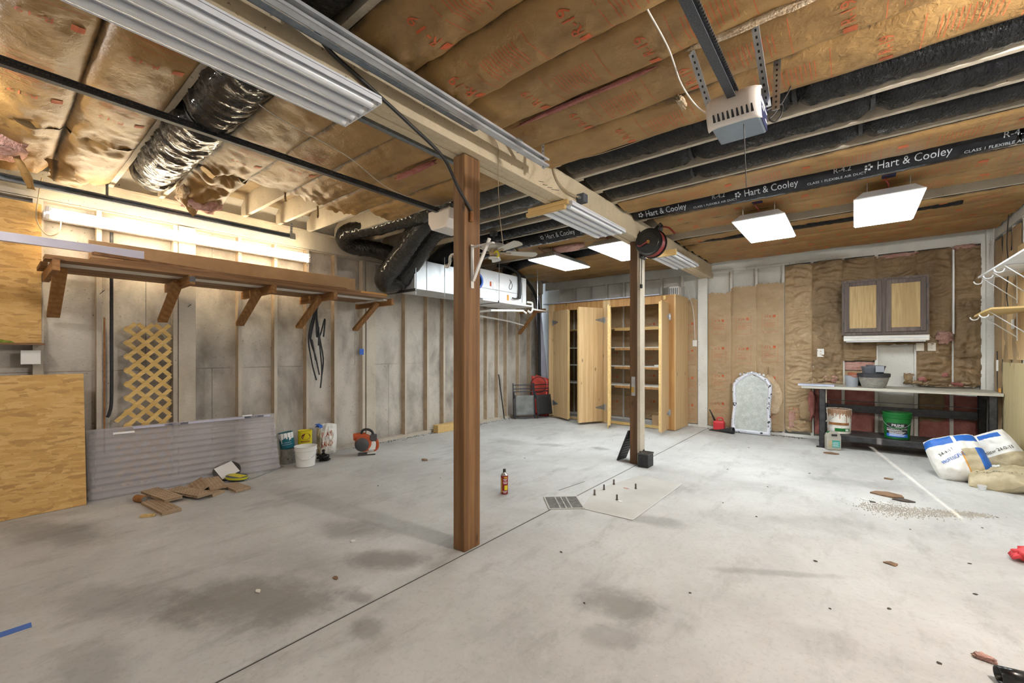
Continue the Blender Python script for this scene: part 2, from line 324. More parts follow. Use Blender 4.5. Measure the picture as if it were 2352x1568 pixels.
mat('pot_grey', (.30, .32, .36), rough=.5); mat('pot_dark', (.03, .032, .038), rough=.5); mat('pot_slate', (.09, .10, .12), rough=.5); mat('weave', (.26, .25, .23), (.38, .37, .34), 20, rough=.6); mat('terracotta', (.32, .10, .05), rough=.7)
mat('leaf', (.16, .09, .05), (.26, .16, .09), 20, rough=.8); mat('chip', (.07, .055, .045), rough=.9); mat('chip_white', (.72, .70, .66), rough=.8); mat('gravel', (.34, .31, .26), (.5, .47, .41), 60, rough=.85)
mat('patch', (.45, .43, .395), (.55, .535, .50), 2.2, rough=.75, bmp=.1); mat('crack', (.05, .043, .038), rough=1); mat('grate_iron', (.15, .145, .14), (.24, .235, .225), 30, rough=.6); mat('bolt', (.16, .14, .12), rough=.5, metal=.6)
mat('tube_off', (.84, .86, .90), rough=.25); mat('patch_edge', (.58, .575, .56), rough=.8); mat('fixture_white', (.80, .82, .88), (.86, .88, .93), 4, rough=.3)
mat('fan_white', (.62, .60, .54), rough=.5); mat('jug_grey', (.34, .32, .27), (.42, .40, .35), 5, rough=.5); mat('fan_tan', (.42, .32, .21), rough=.6)
mat('mirror_glass', (.50, .55, .54), (.66, .71, .70), 14, rough=.34, metal=.45, spots=(.40, .44, .43), sscale=70, slo=.45, shi=.75)
mat('frame_silver', (.62, .64, .72), (.75, .77, .85), 8, rough=.4, metal=.3, spots=(.03, .03, .04), sscale=14, slo=.60, shi=.64)
mat('green_cloth', (.14, .2, .02), (.26, .32, .05), 30, rough=.9)
emis('led', (.90, .975, 1), LED_E); emis('tube_on', (1, .85, .60), TUBE_E); emis('bulb', (1, .95, .88), 12)
m, nt, b = _base('polycarbonate'); b.inputs['Base Color'].default_value = (.66, .63, .66, 1); b.inputs['Roughness'].default_value = .07; b.inputs['Alpha'].default_value = .34; b.inputs['Specular IOR Level'].default_value = 1.0
m, nt, b = _base('clear_plastic'); b.inputs['Base Color'].default_value = (.85, .86, .88, 1); b.inputs['Roughness'].default_value = .15; b.inputs['Alpha'].default_value = .45

# ================================================================ the setting
XL, XR, YF, YB = -5.8, 1.46, -.75, 8.5          # faces of the left, right, front and back walls
ZJ, ZB0 = 3.04, 2.80                            # underside of joists, underside of the beam
# floor: two slabs with the open control joint between them
fl = MB(); fl.box(XL - .1, -2.120, YF - .1, YB + .1, -.15, 0).box(-2.104, XR + .6, YF - .1, YB + .1, -.15, 0)
floor = struct(fl.build('floor', 'concrete_floor'))
cr = MB(); cr.box(-2.120, -2.104, YF, 3.25, -.04, -.005); cr.build('control_joint', 'crack', floor); MB().box(-2.120, -2.104, 3.25, YB, -.04, -.002).build('control_joint', 'joint_grey', floor)
ptc = MB(); ptc.prism([(-1.91, 3.37), (-1.44, 3.40), (-1.425, 4.66), (-1.90, 4.70), (-2.06, 3.95)], -.02, .004); ptc.build('concrete_patch', 'patch', floor, bevel=.003)
pbd = MB()
for p_, q_ in (((-1.91, 3.37), (-1.44, 3.40)), ((-1.44, 3.40), (-1.425, 4.66)), ((-1.425, 4.66), (-1.90, 4.70))): pbd.bar((*p_, .0042), (*q_, .0042), .009, .002)
pbd.build('trowel_edge', 'patch_edge', floor)
old = MB()
for (x, y), (x1, y1) in (((-2.34, 3.67), (-2.28, 4.1)),): old.bar((x, y, .0005), (x1, y1, .0005), .006, .002)
old.build('hairline_crack', 'crack', floor)

# left wall: sheathing sheets, studs, posts, header
wl = struct(MB().box(XL - .2, XL - .11, YF, YB, 0, 3.28).build('wall_left', 'sheathing'))
for r, (z0, z1) in enumerate(((.0, 1.217), (1.221, 2.438), (2.442, 3.06))):
    for q in range(4):
        y0 = YF + q * 2.44 - (.6 if r == 1 else 0); y1 = min(y0 + 2.436, YB); y0 = max(y0, YF)
        MB().box(XL - .11, XL - .095, y0, y1, z0, z1).build('sheathing_panel', 'sheathing', wl)
stud0 = MB().box(XL - .095, XL, -.019, .019, .045, 2.80); stud0.m = [0, 0, 1, 1, 0, 0]; stud0 = stud0.build('stud', ['stud_paint', 'stud_side'], wl)
ys = [-.4, -.05, .715, 1.95, 2.36, 2.77, 3.17, 4.40, 4.87, 5.25, 5.65, 6.05, 6.42, 6.76, 7.05, 7.48, 7.9, 8.3]
stud0.location.y = ys[0]
for y in ys[1:]:
    c = dup(stud0, (0, y - ys[0], 0), wl)
MB().box(XL - .095, XL + .005, 1.30, 1.34, .045, 2.8).build('stud', 'stud_paint', wl)
MB().box(XL - .095, XL + .02, 1.345, 1.50, .0, 2.8).build('wall_post', 'stud_paint', wl, bevel=.004)
MB().box(XL - .095, XL + .01, 3.66, 3.82, .0, 2.8).build('wall_post', 'stud_paint', wl, bevel=.004)
MB().box(XL - .095, XL, 3.60, 3.645, .0, 2.8).build('stud', 'stud_paint', wl)
MB().box(XL - .095, XL, .28, .345, .0, 2.8).build('stud', 'stud_paint', wl)
MB().box(XL - .095, XL + .012, YF, YB, 0, .045).build('bottom_plate', 'stud_paint', wl)
MB().box(XL - .095, XL - .004, YF, 8.4, 2.80, 2.81).box(XL - .095, XL, YF, 8.4, 2.815, 3.04).build('header', 'dusty_paint', wl)
MB().box(XL - .095, XL + .004, YF, 8.4, 3.04, 3.068).build('top_plate', 'dusty_paint', wl)
MB().box(XL - .09, XL - .05, YF, YB, 3.07, 3.279).build('rim_board', 'white_paint', wl)

for y, z in ((.72, 1.98), (1.42, 1.90), (2.36, 2.25)): MB().tube([(XL, y, z), (XL + .06, y + .025, z + .035)], .003, 6).build('nail', 'steel_dark', wl)
# back wall
wb = struct(MB().box(XL - .2, XR + .2, YB + .11, YB + .2, 0, 3.28).build('wall_back', 'white_paint'))
for q in range(6):
    x0 = XL + q * 1.22; x1 = min(x0 + 1.217, XR)
    for z0, z1 in ((0, 2.438), (2.442, 3.06)): MB().box(x0, x1, YB + .095, YB + .11, z0, z1).build('sheathing_panel', 'white_paint', wb)
sb = MB().box(-.019, .019, YB, YB + .095, .045, 2.9).build('stud', 'white_paint', wb)
xs = [-5.4, -5.0, -4.6, -4.2, -3.8, -3.4, -3.0, -2.6, -1.73, -1.33, -.93, -.53, -.13, .27, .71, 1.07]
sb.location.x = xs[0]
for x in xs[1:]: dup(sb, (x - xs[0], 0, 0), wb)
MB().box(-2.30, -2.13, YB - .03, YB + .095, 0, 2.80).build('wall_post', 'white_paint', wb, bevel=.005)
MB().box(XL, XR, YB - .005, YB + .095, 0, .045).build('bottom_plate', 'white_paint', wb)
MB().box(XL, XR, YB - .012, YB + .095, 2.885, 2.915).build('top_plate', 'white_paint', wb)
MB().box(XL, XR, YB, YB + .04, 2.915, 3.16).build('header', 'white_paint', wb)
MB().box(XL, .4, YB - .03, YB, 3.16, 3.20).build('ledger', 'white_paint', wb)
MB().box(XL, XR, YB, YB + .09, 3.16, 3.279).build('rim_board', 'dusty_paint', wb)
MB().box(.42, 1.40, YB - .004, YB, 3.10, 3.16).build('dark_board', 'post_wood_dark', wb)
MB().box(1.385, XR, YB - .085, YB, 0, 3.16).build('corner_post', 'white_paint', wb, bevel=.005)
MB().box(1.345, 1.385, YB - .02, YB, 0, 2.9).build('stud', 'white_paint', wb)

# right wall; its unseen near end is shaped to let the sun blade through
wr_ = MB(); YA = .9                              # added alcove, out of view, keeps the wall clear of the sun's path
wr_.box(XR + .095, XR + .18, YA, YB + .1, 0, 3.28).box(XR, XR + .5, YA, YA + .08, 0, 3.28).box(XR + .45, XR + .55, YF - .1, YA, 0, 3.28)
wr = struct(wr_.build('wall_right', 'white_paint'))
s0 = MB().box(XR, XR + .095, -.019, .019, 0, 2.9).build('stud', 'white_paint', wr); s0.location.y = 8.0
for y in (7.6, 7.2, 6.8, 6.4, 6.0, 5.6, 5.2, 4.8, 4.4, 4.0, 3.6, 3.2, 2.8, 2.4, 2.0, 1.6, 1.2): dup(s0, (0, y - 8.0, 0), wr)
MB().box(XR - .012, XR + .04, 7.0, YB - .09, 2.9, 2.95).build('top_plate', 'white_paint', wr)
MB().box(XR, XR + .04, 6.8, YB, 2.95, 3.2).build('header', 'white_paint', wr)
# front wall behind the camera, with the closed sectional doors
GX, GW = 1.682, .034                             # narrow slit in the unseen front wall that lets one blade of sun in
wf = struct(MB().box(XL - .2, GX, YF - .12, YF, 0, 3.28).box(GX + GW, XR + .55, YF - .12, YF, 0, 3.28).box(GX, GX + GW, YF - .12, YF, 0, 1.5).box(GX, GX + GW, YF - .12, YF, 2.55, 3.28).build('wall_front', 'white_paint'))
for i, (x0, x1) in enumerate(((-5.35, -2.6), (-1.75, 1.0))):
    d = struct(MB().box(x0, x1, YF, YF + .01, 0, 2.25).build('door_%d' % (i + 1), 'white_metal'))
    for k in range(4): MB().box(x0 + .02, x1 - .02, YF + .01, YF + .045, .02 + k * .555, .56 + k * .555).build('door_section', 'white_metal', d, bevel=.004)

# ceiling: subfloor, joists, insulation batts
ceil = struct(MB().box(XL - .2, XR + .65, YF - .1, YB + .1, 3.28, 3.36).build('ceiling', 'subfloor'))
YJ = [.37 + .396 * k for k in range(-2, 21)]                 # joist lines; YJ[k+2]
J = lambda k: .37 + .396 * k
jl = MB(); jl.prism([(XL + .02, 3.07), (XL + .02, 3.17), (XL + .17, 3.278), (-2.0, 3.278), (-2.0, ZJ), (XL + .06, ZJ), ], -.019, .019, Matrix(((1, 0, 0, 0), (0, 0, 1, 0), (0, 1, 0, 0), (0, 0, 0, 1))))
jl = jl.build('joist', 'joist_dusty', ceil); jr = MB().box(-2.32, XR + .06, -.019, .019, ZJ, 3.278).build('joist', 'joist_dusty', ceil)
jl.location.y = YJ[0] + .02; jr.location.y = YJ[0] - .02
for y in YJ[1:]:
    dup(jl, (0, y - YJ[0], 0), ceil); dup(jr, (0, y - YJ[0], 0), ceil)

def batt(x0, x1, y0, y1, sag, seed, m, prints=None, nx=None, wr=.012, zb=ZJ - .004, end0=.0, end1=.0, xdrop=None):
    """kraft-faced batt stapled under two joists: bulges between them, wrinkled, bunched at its ends"""
    def surf(x, y, off=0):
        t = (y - y0) / (y1 - y0); p = max(0, 4 * t * (1 - t)) ** .42
        e = math.exp(-(x - x0) / .22) + math.exp(-(x1 - x) / .22)
        w = nz(x * 5 + seed, y * 16 + 2 * nz(x * 2, y * 2, seed), seed) * wr * (.8 + 2.2 * e) + nz(x * 17 + 4 * t, y * 9, seed + 3) * wr * (.25 + 1.6 * e)
        s = sag * (1 + .45 * nz(x * 1.3 + seed * 3.1, 0, seed)) * (1 - .55 * math.exp(-(x - x0) / .15) * end0 - .55 * math.exp(-(x1 - x) / .15) * end1)
        z = zb - s * p + w * p + (.006 * nz(x * 7, t * 9, seed))
        if xdrop: z += xdrop(x, t)
        return Vector((x, y, z - off))
    n = nx or max(24, int((x1 - x0) * 42))
    o = MB().grid(n, 14, lambda a, b: surf(x0 + (x1 - x0) * a, y0 + (y1 - y0) * b), flip=True).build('insulation_batt', m, ceil, smooth=True)
    if prints:
        mb = MB(); word, step, start, big = prints; W = y1 - y0; yc = (y0 + y1) / 2; x = x0 + start; k = 0
        f = lambda u, v: surf(x_ + v, yc - u, .0035)      # u across the batt (towards the viewer), v along it
        while x < x1 - .25:
            x_ = x; sgn = -1 if k % 2 else 1
            if word == 'R-19':
                g = lambda u, v: surf(min(max(x_ - v, x0), x1), yc + .02 - u, .0035)
                put_text(mb, word, g, .045, 0, .085 * big, .5); put_rect(mb, g, -.125, -.075, -.035, .02, 2, 2)
            else:
                g = lambda u, v: surf(min(max(x_ + u, x0), x1), yc - v, .0035)
                put_rect(mb, g, -.03, .03, .03, .075, 2, 2); put_text(mb, word, g, 0, -.02, .05, .5)
                for (a0, a1, b0, b1) in ((-.08, -.078, -.12, .12), (.08, .082, -.12, .12)): put_rect(mb, g, a0, a1, b0, b1, 1, 4)
            x_ = x + .2
            for q in range(11):
                if x_ + q * .022 > x1 - .02: break
                l = .12 - .03 * (q % 3 == 2) - .02 * rnd.random()
                put_rect(mb, lambda u, v: surf(x_ + u, yc + v, .003), q * .022, q * .022 + .0042, -.10, -.10 + l * 1.7, 1, 5)
            for dx in (-.06, .29):
                if x_ + dx < x1 - .02: put_rect(mb, lambda u, v: surf(x_ + u, yc + v, .003), dx, dx + .0035, -.15, .15, 1, 6)
            x += step; k += 1
        mb.build('printed_text', 'red_print' if big > 1 else 'red_print_pale', o)
    return o
XB0, XB1 = -2.26, -2.06
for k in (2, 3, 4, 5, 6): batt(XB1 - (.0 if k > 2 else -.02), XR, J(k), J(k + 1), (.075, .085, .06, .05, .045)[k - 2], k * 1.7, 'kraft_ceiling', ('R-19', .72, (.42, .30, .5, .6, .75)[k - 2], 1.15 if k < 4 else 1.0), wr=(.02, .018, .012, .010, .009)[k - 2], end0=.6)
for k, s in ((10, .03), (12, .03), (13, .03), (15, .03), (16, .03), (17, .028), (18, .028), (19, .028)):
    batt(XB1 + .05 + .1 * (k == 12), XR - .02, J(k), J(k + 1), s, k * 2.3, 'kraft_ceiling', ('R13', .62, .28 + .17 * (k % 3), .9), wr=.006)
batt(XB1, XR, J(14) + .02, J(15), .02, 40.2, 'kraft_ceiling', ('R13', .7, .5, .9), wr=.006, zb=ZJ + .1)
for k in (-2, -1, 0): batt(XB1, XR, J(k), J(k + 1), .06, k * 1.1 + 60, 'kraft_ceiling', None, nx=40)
# left half
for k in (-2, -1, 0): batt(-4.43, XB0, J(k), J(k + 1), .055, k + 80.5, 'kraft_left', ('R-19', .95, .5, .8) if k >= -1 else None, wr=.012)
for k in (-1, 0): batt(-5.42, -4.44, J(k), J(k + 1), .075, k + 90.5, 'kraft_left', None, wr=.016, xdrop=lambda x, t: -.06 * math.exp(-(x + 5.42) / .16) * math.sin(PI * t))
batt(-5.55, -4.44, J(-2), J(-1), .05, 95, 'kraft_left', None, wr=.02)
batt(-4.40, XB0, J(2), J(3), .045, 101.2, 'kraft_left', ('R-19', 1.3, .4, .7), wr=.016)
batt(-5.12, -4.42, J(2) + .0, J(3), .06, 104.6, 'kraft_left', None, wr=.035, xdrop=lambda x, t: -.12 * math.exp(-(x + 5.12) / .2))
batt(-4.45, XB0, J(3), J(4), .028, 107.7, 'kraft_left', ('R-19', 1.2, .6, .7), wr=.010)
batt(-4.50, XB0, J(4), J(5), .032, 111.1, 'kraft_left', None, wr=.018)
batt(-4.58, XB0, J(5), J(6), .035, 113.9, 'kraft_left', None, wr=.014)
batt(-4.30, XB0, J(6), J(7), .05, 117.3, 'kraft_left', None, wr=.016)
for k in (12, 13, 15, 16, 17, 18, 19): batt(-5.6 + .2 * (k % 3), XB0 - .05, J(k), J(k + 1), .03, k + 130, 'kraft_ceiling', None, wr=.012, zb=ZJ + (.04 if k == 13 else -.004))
# torn ends: loose fibre hanging from the paper
def fluff(name, c, size, m, parent, seed, rough=.35):
    c = Vector(c); s = Vector(size)
    def f(a, b):
        th, ph = 2 * PI * a, PI * b; d = Vector((math.sin(ph) * math.cos(th), math.sin(ph) * math.sin(th), math.cos(ph)))
        d = Vector((math.copysign(abs(d.x) ** .7, d.x), math.copysign(abs(d.y) ** .7, d.y), math.copysign(abs(d.z) ** .7, d.z)))
        k = 1 + rough * nz(d.x * 2.5 + seed, d.y * 2.5, d.z * 2.5) + .4 * rough * nz(d.x * 8, d.y * 8 + seed, d.z * 8)
        return c + Vector((d.x * s.x, d.y * s.y, d.z * s.z)) * k
    return MB().grid(18, 12, f, cu=True, flip=True).build(name, m, parent, smooth=True)
fluff('fiberglass_tuft', (-5.12, 1.36, 2.93), (.09, .17, .10), 'pink_fiber', ceil, 1)
fluff('fiberglass_tuft', (-5.02, 1.20, 2.97), (.16, .035, .08), 'tan_fiber', ceil, 2)
fluff('fiberglass_tuft', (-5.0, .06, 2.97), (.24, .15, .09), 'pink_fiber', ceil, 3)
fluff('fiberglass_tuft', (-3.0, 2.36, 2.99), (.28, .02, .022), 'pink_dark', ceil, 4)
fluff('fiberglass_tuft', (-.35, 2.34, 3.01), (.3, .03, .022), 'tan_fiber', ceil, 5)
fluff('fiberglass_tuft', (-.85, 2.76, 2.985), (.022, .07, .016), 'tan_fiber', ceil, 6, .8)
fluff('fiberglass_tuft', (-1.35, 2.36, 3.0), (.5, .014, .012), 'pink_dark', ceil, 7)
fluff('fiberglass_tuft', (1.2, 4.9, 3.02), (.12, .06, .04), 'pink_fiber', ceil, 8)
fluff('fiberglass_tuft', (-3.35, 5.5, 2.98), (.25, .1, .05), 'pink_fiber', ceil, 9)
# torn paper strips dangling
def strip(name, pts, w, m, parent, seed=0):
    P = smooth_path(pts, 6); k = len(P)
    return MB().grid(2, k - 1, lambda a, b: P[int(round(b * (k - 1)))] + Vector((0, (a - .5) * w * (1 + .5 * nz(b * 6, seed)), .01 * nz(a * 3, b * 5, seed)))).build(name, m, parent, smooth=True, solid=.002)
strip('torn_paper', [(-4.9, .12, 2.97), (-4.95, .15, 2.9), (-5.0, .2, 2.8), (-5.1, .24, 2.7)], .05, 'kraft_left', ceil, 2)
strip('torn_paper', [(-5.1, .4, 2.98), (-5.2, .42, 2.9), (-5.3, .45, 2.86)], .16, 'kraft_left', ceil, 5)
strip('torn_paper', [(-5.0, 1.25, 2.97), (-5.05, 1.26, 2.9), (-5.06, 1.27, 2.83)], .03, 'kraft_ceiling', ceil, 3)
strip('torn_paper', [(-4.50, 1.92, 3.03), (-4.52, 1.93, 2.98), (-4.53, 1.94, 2.95)], .02, 'kraft_ceiling', ceil, 4)
strip('torn_paper', [(-4.63, 2.32, 3.03), (-4.64, 2.33, 2.95), (-4.65, 2.33, 2.90)], .02, 'kraft_ceiling', ceil, 7)
strip('torn_paper', [(-2.9, 5.55, 3.0), (-2.85, 5.6, 2.92), (-2.8, 5.62, 2.84)], .12, 'kraft_ceiling', ceil, 8)
strip('torn_paper', [(-3.9, 4.75, 3.0), (-3.75, 4.75, 2.90), (-3.7, 4.76, 2.8)], .08, 'kraft_ceiling', ceil, 9)

# insulation on the back wall
def wall_batt(x0, x1, z0, z1, seed, m, bulge=.02, prints=True, ztop=None, zbot=None, wr=.01):
    zt = ztop or (lambda x: z1); zb = zbot or (lambda x: z0)
    def surf(x, b, off=0):
        t = (x - x0) / (x1 - x0); za, zc = zb(x), zt(x); z = za + (zc - za) * b
        p = max(0, 4 * t * (1 - t)) ** .5
        w = nz(x * 5 + seed, z * 24 + 3 * nz(x * 3, z * 3, seed), seed) * wr + (abs(nz(x * 7, z * 15 + 4 * nz(x * 4, z * 2, seed), seed + 2)) - .2) * wr * 1.2 + nz(x * 22, z * 10 + seed, 2) * wr * .4
        return Vector((x, YB - .008 - bulge * p * (1 + .4 * nz(z * 2, seed)) + w * (.3 + p) * .9 - off, z))
    o = MB().grid(22, 110, lambda a, b: surf(x0 + (x1 - x0) * a, b)).build('insulation_batt', m, wb, smooth=True)
    if prints:
        mb = MB(); W = x1 - x0; xc = (x0 + x1) / 2; z = z0 + .3 + .15 * rnd.random()
        while z < z1 - .25:
            f = lambda u, v: surf(min(max(xc + u, x0), x1), (z + v - z0) / (z1 - z0), .003)
            put_text(mb, 'R13', lambda u, v: f(-u, -v), .03, 0, .06, .5); put_rect(mb, f, .045, .085, -.02, .025, 2, 2)
            for h in (-.26, -.07): put_rect(mb, f, -.12, .12, h, h + .003, 6, 1)
            for a in (-.12, .118): put_rect(mb, f, a, a + .003, -.26, .07, 1, 6)
            for q in range(4): put_rect(mb, f, -.09, .09 - .04 * (q % 2), -.11 - q * .022, -.106 - q * .022, 5, 1)
            z += .52
        mb.build('printed_text', 'red_print_pale', o)
    return o
rag = lambda z, s, k=.03: (lambda x: z + k * nz(x * 9, s) + k * .6 * nz(x * 31, s))
for i, (x0, x1) in enumerate(((-2.125, -1.73), (-1.73, -1.33), (-1.33, -.915))):
    wall_batt(x0, x1, .06, 2.56, 20 + i, 'kraft_wall', .022, True, rag((2.50, 2.58, 2.60)[i], i, .035), rag(.06, i + 5, .03), wr=.011)
ZT = [2.86, 2.87, 2.86, 2.84, 2.87, 2.86]
for i, (x0, x1) in enumerate(((-.905, -.53), (-.53, -.13), (-.13, .27), (.27, .71), (.71, 1.07), (1.09, 1.36))):
    z0 = (.95, .95, 1.28, 1.52, .95, .95)[i]
    wall_batt(x0, x1, z0, 2.86, 30 + i, 'kraft_dusty' if i > 0 else 'kraft_wall', .028, False, rag(ZT[i], 30 + i, .02), rag(z0, 40 + i, .03), wr=.036)
wall_batt(-.905, -.53, .08, .95, 50, 'kraft_wall', .03, True, None, rag(.1, 3, .04), wr=.014)
wall_batt(-.52, -.13, .86, .99, 51.5, 'kraft_wall', .02, False, wr=.012)
wall_batt(-2.62, -2.31, .06, 2.45, 52, 'kraft_wall', .02, True, rag(2.42, 9, .05), None, wr=.008)
for i in range(7): wall_batt(-5.38 + .4 * i, -5.02 + .4 * i, .06, 2.55, 60 + i, 'kraft_dusty' if i < 3 else 'kraft_wall', .02, True, wr=.008)
for x0, x1, z0, z1, m in ((-.50, -.15, .08, .84, 'pink_dark'), (-.11, .25, .08, .84, 'pink_dark'), (.74, 1.05, .08, .84, 'pink_dark'), (1.09, 1.34, .08, .8, 'pink_dark'), (-.11, .25, 1.13, 1.26, 'pink_fiber')):
    seed = x0 * 7
    MB().grid(14, 20, lambda a, b: Vector((x0 + (x1 - x0) * a, YB + .03 - .035 * math.sin(PI * a) - .02 * nz(a * 5 + seed, b * 9, 1), z0 + (z1 - z0) * b))).build('fiberglass_batt', m, wb, smooth=True)
MB().grid(10, 14, lambda a, b: Vector((-.11 + .36 * a, YB + .02 - .03 * math.sin(PI * a) - .02 * nz(a * 4, b * 5), .90 + .22 * b))).build('insulation_batt', 'kraft_wall', wb, smooth=True)
wall_batt(.74, 1.0, .42, .86, 77, 'kraft_dusty', .03, False, None, rag(.42, 77, .06), wr=.02)
fluff('fiberglass_tuft', (1.0, YB - .05, 1.62), (.085, .04, .065), 'pink_fiber', wb, 11, .8)
fluff('fiberglass_tuft', (-.53, YB - .04, .55), (.05, .05, .22), 'pink_dark', wb, 12)
fluff('fiberglass_tuft', (-.80, YB - .02, .30), (.05, .03, .16), 'pink_fiber', wb, 13)
fluff('fiberglass_tuft', (-.28, YB - .03, .99), (.08, .02, .06), 'pink_fiber', wb, 14, .7)
fluff('fiberglass_tuft', (.78, YB - .03, 1.02), (.05, .025, .03), 'pink_dark', wb, 15, .7)
fluff('fiberglass_tuft', (1.0, YB - .03, 1.09), (.035, .02, .025), 'pink_dark', wb, 16, .7)
fluff('fiberglass_tuft', (1.03, YB - .02, .94), (.22, .03, .02), 'tan_fiber', wb, 17, .7)
fluff('fiberglass_tuft', (.5, YB - .02, 2.84), (.2, .03, .03), 'pink_fiber', wb, 18, .6)
fluff('fiberglass_tuft', (1.2, YB - .02, 2.86), (.11, .03, .03), 'pink_fiber', wb, 19, .6)
MB().grid(12, 20, lambda a, b: Vector((-1.14 + (.20 * math.sin(PI * min(1, .15 + b)) ** .7) * (a * 2 - 1) + .02 * nz(b * 9), YB - .035 - .05 * math.sin(PI * a) - .012 * nz(a * 7, b * 14), .36 + .80 * b))).build('exposed_fiberglass', 'tan_fiber', wb, smooth=True)
strip('torn_paper', [(-1.70, YB - .05, 2.56), (-1.69, YB - .06, 2.4), (-1.71, YB - .05, 2.2), (-1.70, YB - .05, 2.08)], .03, 'kraft_wall', wb, 21)
# right wall facings
for i, (y0, y1) in enumerate(((8.03, 8.40), (7.63, 7.98), (7.23, 7.58))):
    MB().grid(12, 40, lambda a, b: Vector((XR - .004 - .02 * math.sin(PI * a) - .012 * nz(a * 5 + i, b * 18), y0 + (y1 - y0) * a, .05 + 2.8 * b))).build('insulation_batt', 'kraft_wall', wr, smooth=True)
MB().box(XR - .03, XR - .012, 6.9, 7.87, .02, 1.285).build('plywood_panel', 'ply_pale', wr, bevel=.002)
MB().box(XR - .018, XR - .006, 6.9, 7.95, 1.32, 2.6).build('plywood_panel', 'plywood', wr)

# torn facing and loose paper round the workbench
for i, (x, z, w, h, m) in enumerate(((.62, 1.02, .10, .16, 'kraft_dusty'), (.70, .97, .14, .05, 'kraft_wall'), (.83, 1.03, .05, .045, 'kraft_ceiling'), (.93, .955, .2, .04, 'kraft_dusty'), (1.12, .965, .12, .05, 'pink_dark'), (-.42, .96, .1, .06, 'kraft_wall'), (-.62, .46, .16, .34, 'kraft_wall'), (1.2, .98, .1, .05, 'kraft_wall'))):
    MB().grid(8, 8, lambda a, b: Vector((x + w * (a - .5) * (1 + .4 * nz(b * 4, i)) + .03 * nz(b * 5, i + 7), YB - .045 - .03 * math.sin(PI * b) - .03 * nz(a * 4 + i, b * 5), z + h * (b - .5) + .02 * nz(a * 5, i)))).build('torn_paper', m, wb, smooth=True, solid=.002)

# ================================================================ beam, posts, tracks
beam = thing('support_beam', (-2.16, 4, ZB0), 'long dusty painted timber beam carrying the joists down the middle of the garage', 'beam')
for x0, x1 in ((-2.26, -2.195), (-2.19, -2.13), (-2.125, -2.06)): MB().box(x0, x1, YF, YB + .09, ZB0 + (.004 if x0 > -2.2 and x1 < -2.1 else 0), ZJ).build('beam_ply', 'beam_paint', beam, bevel=.003)
p = MB().box(-2.237, -2.125, 2.11, 2.272, 0, ZB0).build('support_post', 'post_wood', bevel=.006)
tag(p, 'near brown timber post standing full height in the middle of the floor', 'post')
fp = thing('support_post', (-2.15, 5.22, 0), 'far brown timber post with the hose reel mounted near its top', 'post')
MB().box(-2.215, -2.12, 5.14, 5.30, 0, ZB0).build('timber', 'post_wood_dark', fp, bevel=.005)
MB().box(-2.12, -2.08, 5.145, 5.295, 0, ZB0).build('pale_face_board', 'joist_dusty', fp, bevel=.003)  # right face of the post set paler than its timber
lt = MB().box(-2.19, -2.14, 5.128, 5.14, .86, 1.1).build('latch_plate', 'galv', fp, bevel=.004); MB().box(-2.18, -2.15, 5.10, 5.128, .9, .97).build('latch_bolt', 'brass', lt, bevel=.004)

def channel(name, x, z, y0, y1, m, label, h=.055, w=.035, cat='track', flip=1):
    t = thing(name, (x, y1, z), label, cat)
    c = MB().box(x - .002, x + .002, y0, y1, z, z + h).box(min(x, x + flip * w), max(x, x + flip * w), y0, y1, z + h - .004, z + h).box(min(x, x + flip * w), max(x, x + flip * w), y0, y1, z, z + .004)
    c.box(x + flip * w - .002, x + flip * w + .002, y0, y1, z, z + .016).box(x + flip * w - .002, x + flip * w + .002, y0, y1, z + h - .016, z + h)
    c.build('rail', m, t)
    return t
def strap(parent, p, q, w=.03, m='galv', face=(1, 0, 0)):
    p, q = Vector(p), Vector(q); mb = MB(); mb.bar(p, q, w, .003, face)
    o = mb.build('perforated_strap', m, parent); hb = MB(); n = max(2, int((q - p).length / .03))
    d = (q - p).normalized(); f = Vector(face); f = (f - d * f.dot(d)).normalized()
    for i in range(n):
        c = p + (q - p) * ((i + .5) / n)
        hb.bar(c - f * .0022, c + f * .0022, .009, .013, d)
    hb.build('strap_hole', 'black_print', o); return o
t1 = channel('door_track', -5.63, 2.86, YF, 2.50, 'track_grey', 'dark steel door track running past the lit tube fixture on the left wall', w=.04, flip=1)
strap(t1, (-5.62, 2.47, 2.88), (-5.60, 2.47, 3.06)); MB().box(-5.65, -5.58, 2.44, 2.51, 2.85, 2.93).build('end_bracket', 'galv', t1)
MB().bar((-5.60, .745, 2.9), (-5.60, .745, 3.2), .012, .02).build('hanger_rod', 'track_grey', t1)
t2 = channel('door_track', -2.39, 2.86, YF, 2.30, 'track_grey', 'grey steel door track tucked behind the left side of the beam', flip=-1)
strap(t2, (-2.41, 2.25, 2.88), (-2.41, 2.25, 3.04))
t3 = channel('door_track', -1.90, 2.855, YF, 2.77, 'track_bright', 'bright galvanised door track along the right side of the beam', h=.06, w=.045, flip=1)
strap(t3, (-1.88, 2.72, 2.83), (-1.88, 2.72, 3.04), .036); strap(t3, (-1.93, 2.60, 2.91), (-1.93, 2.42, 3.04), .036, face=(1, 0, 0))
MB().box(-1.945, -1.905, YF, 2.02, 2.85, 2.854).box(-1.947, -1.943, YF, 2.02, 2.85, 2.88).build('support_angle', 'track_grey', t3)
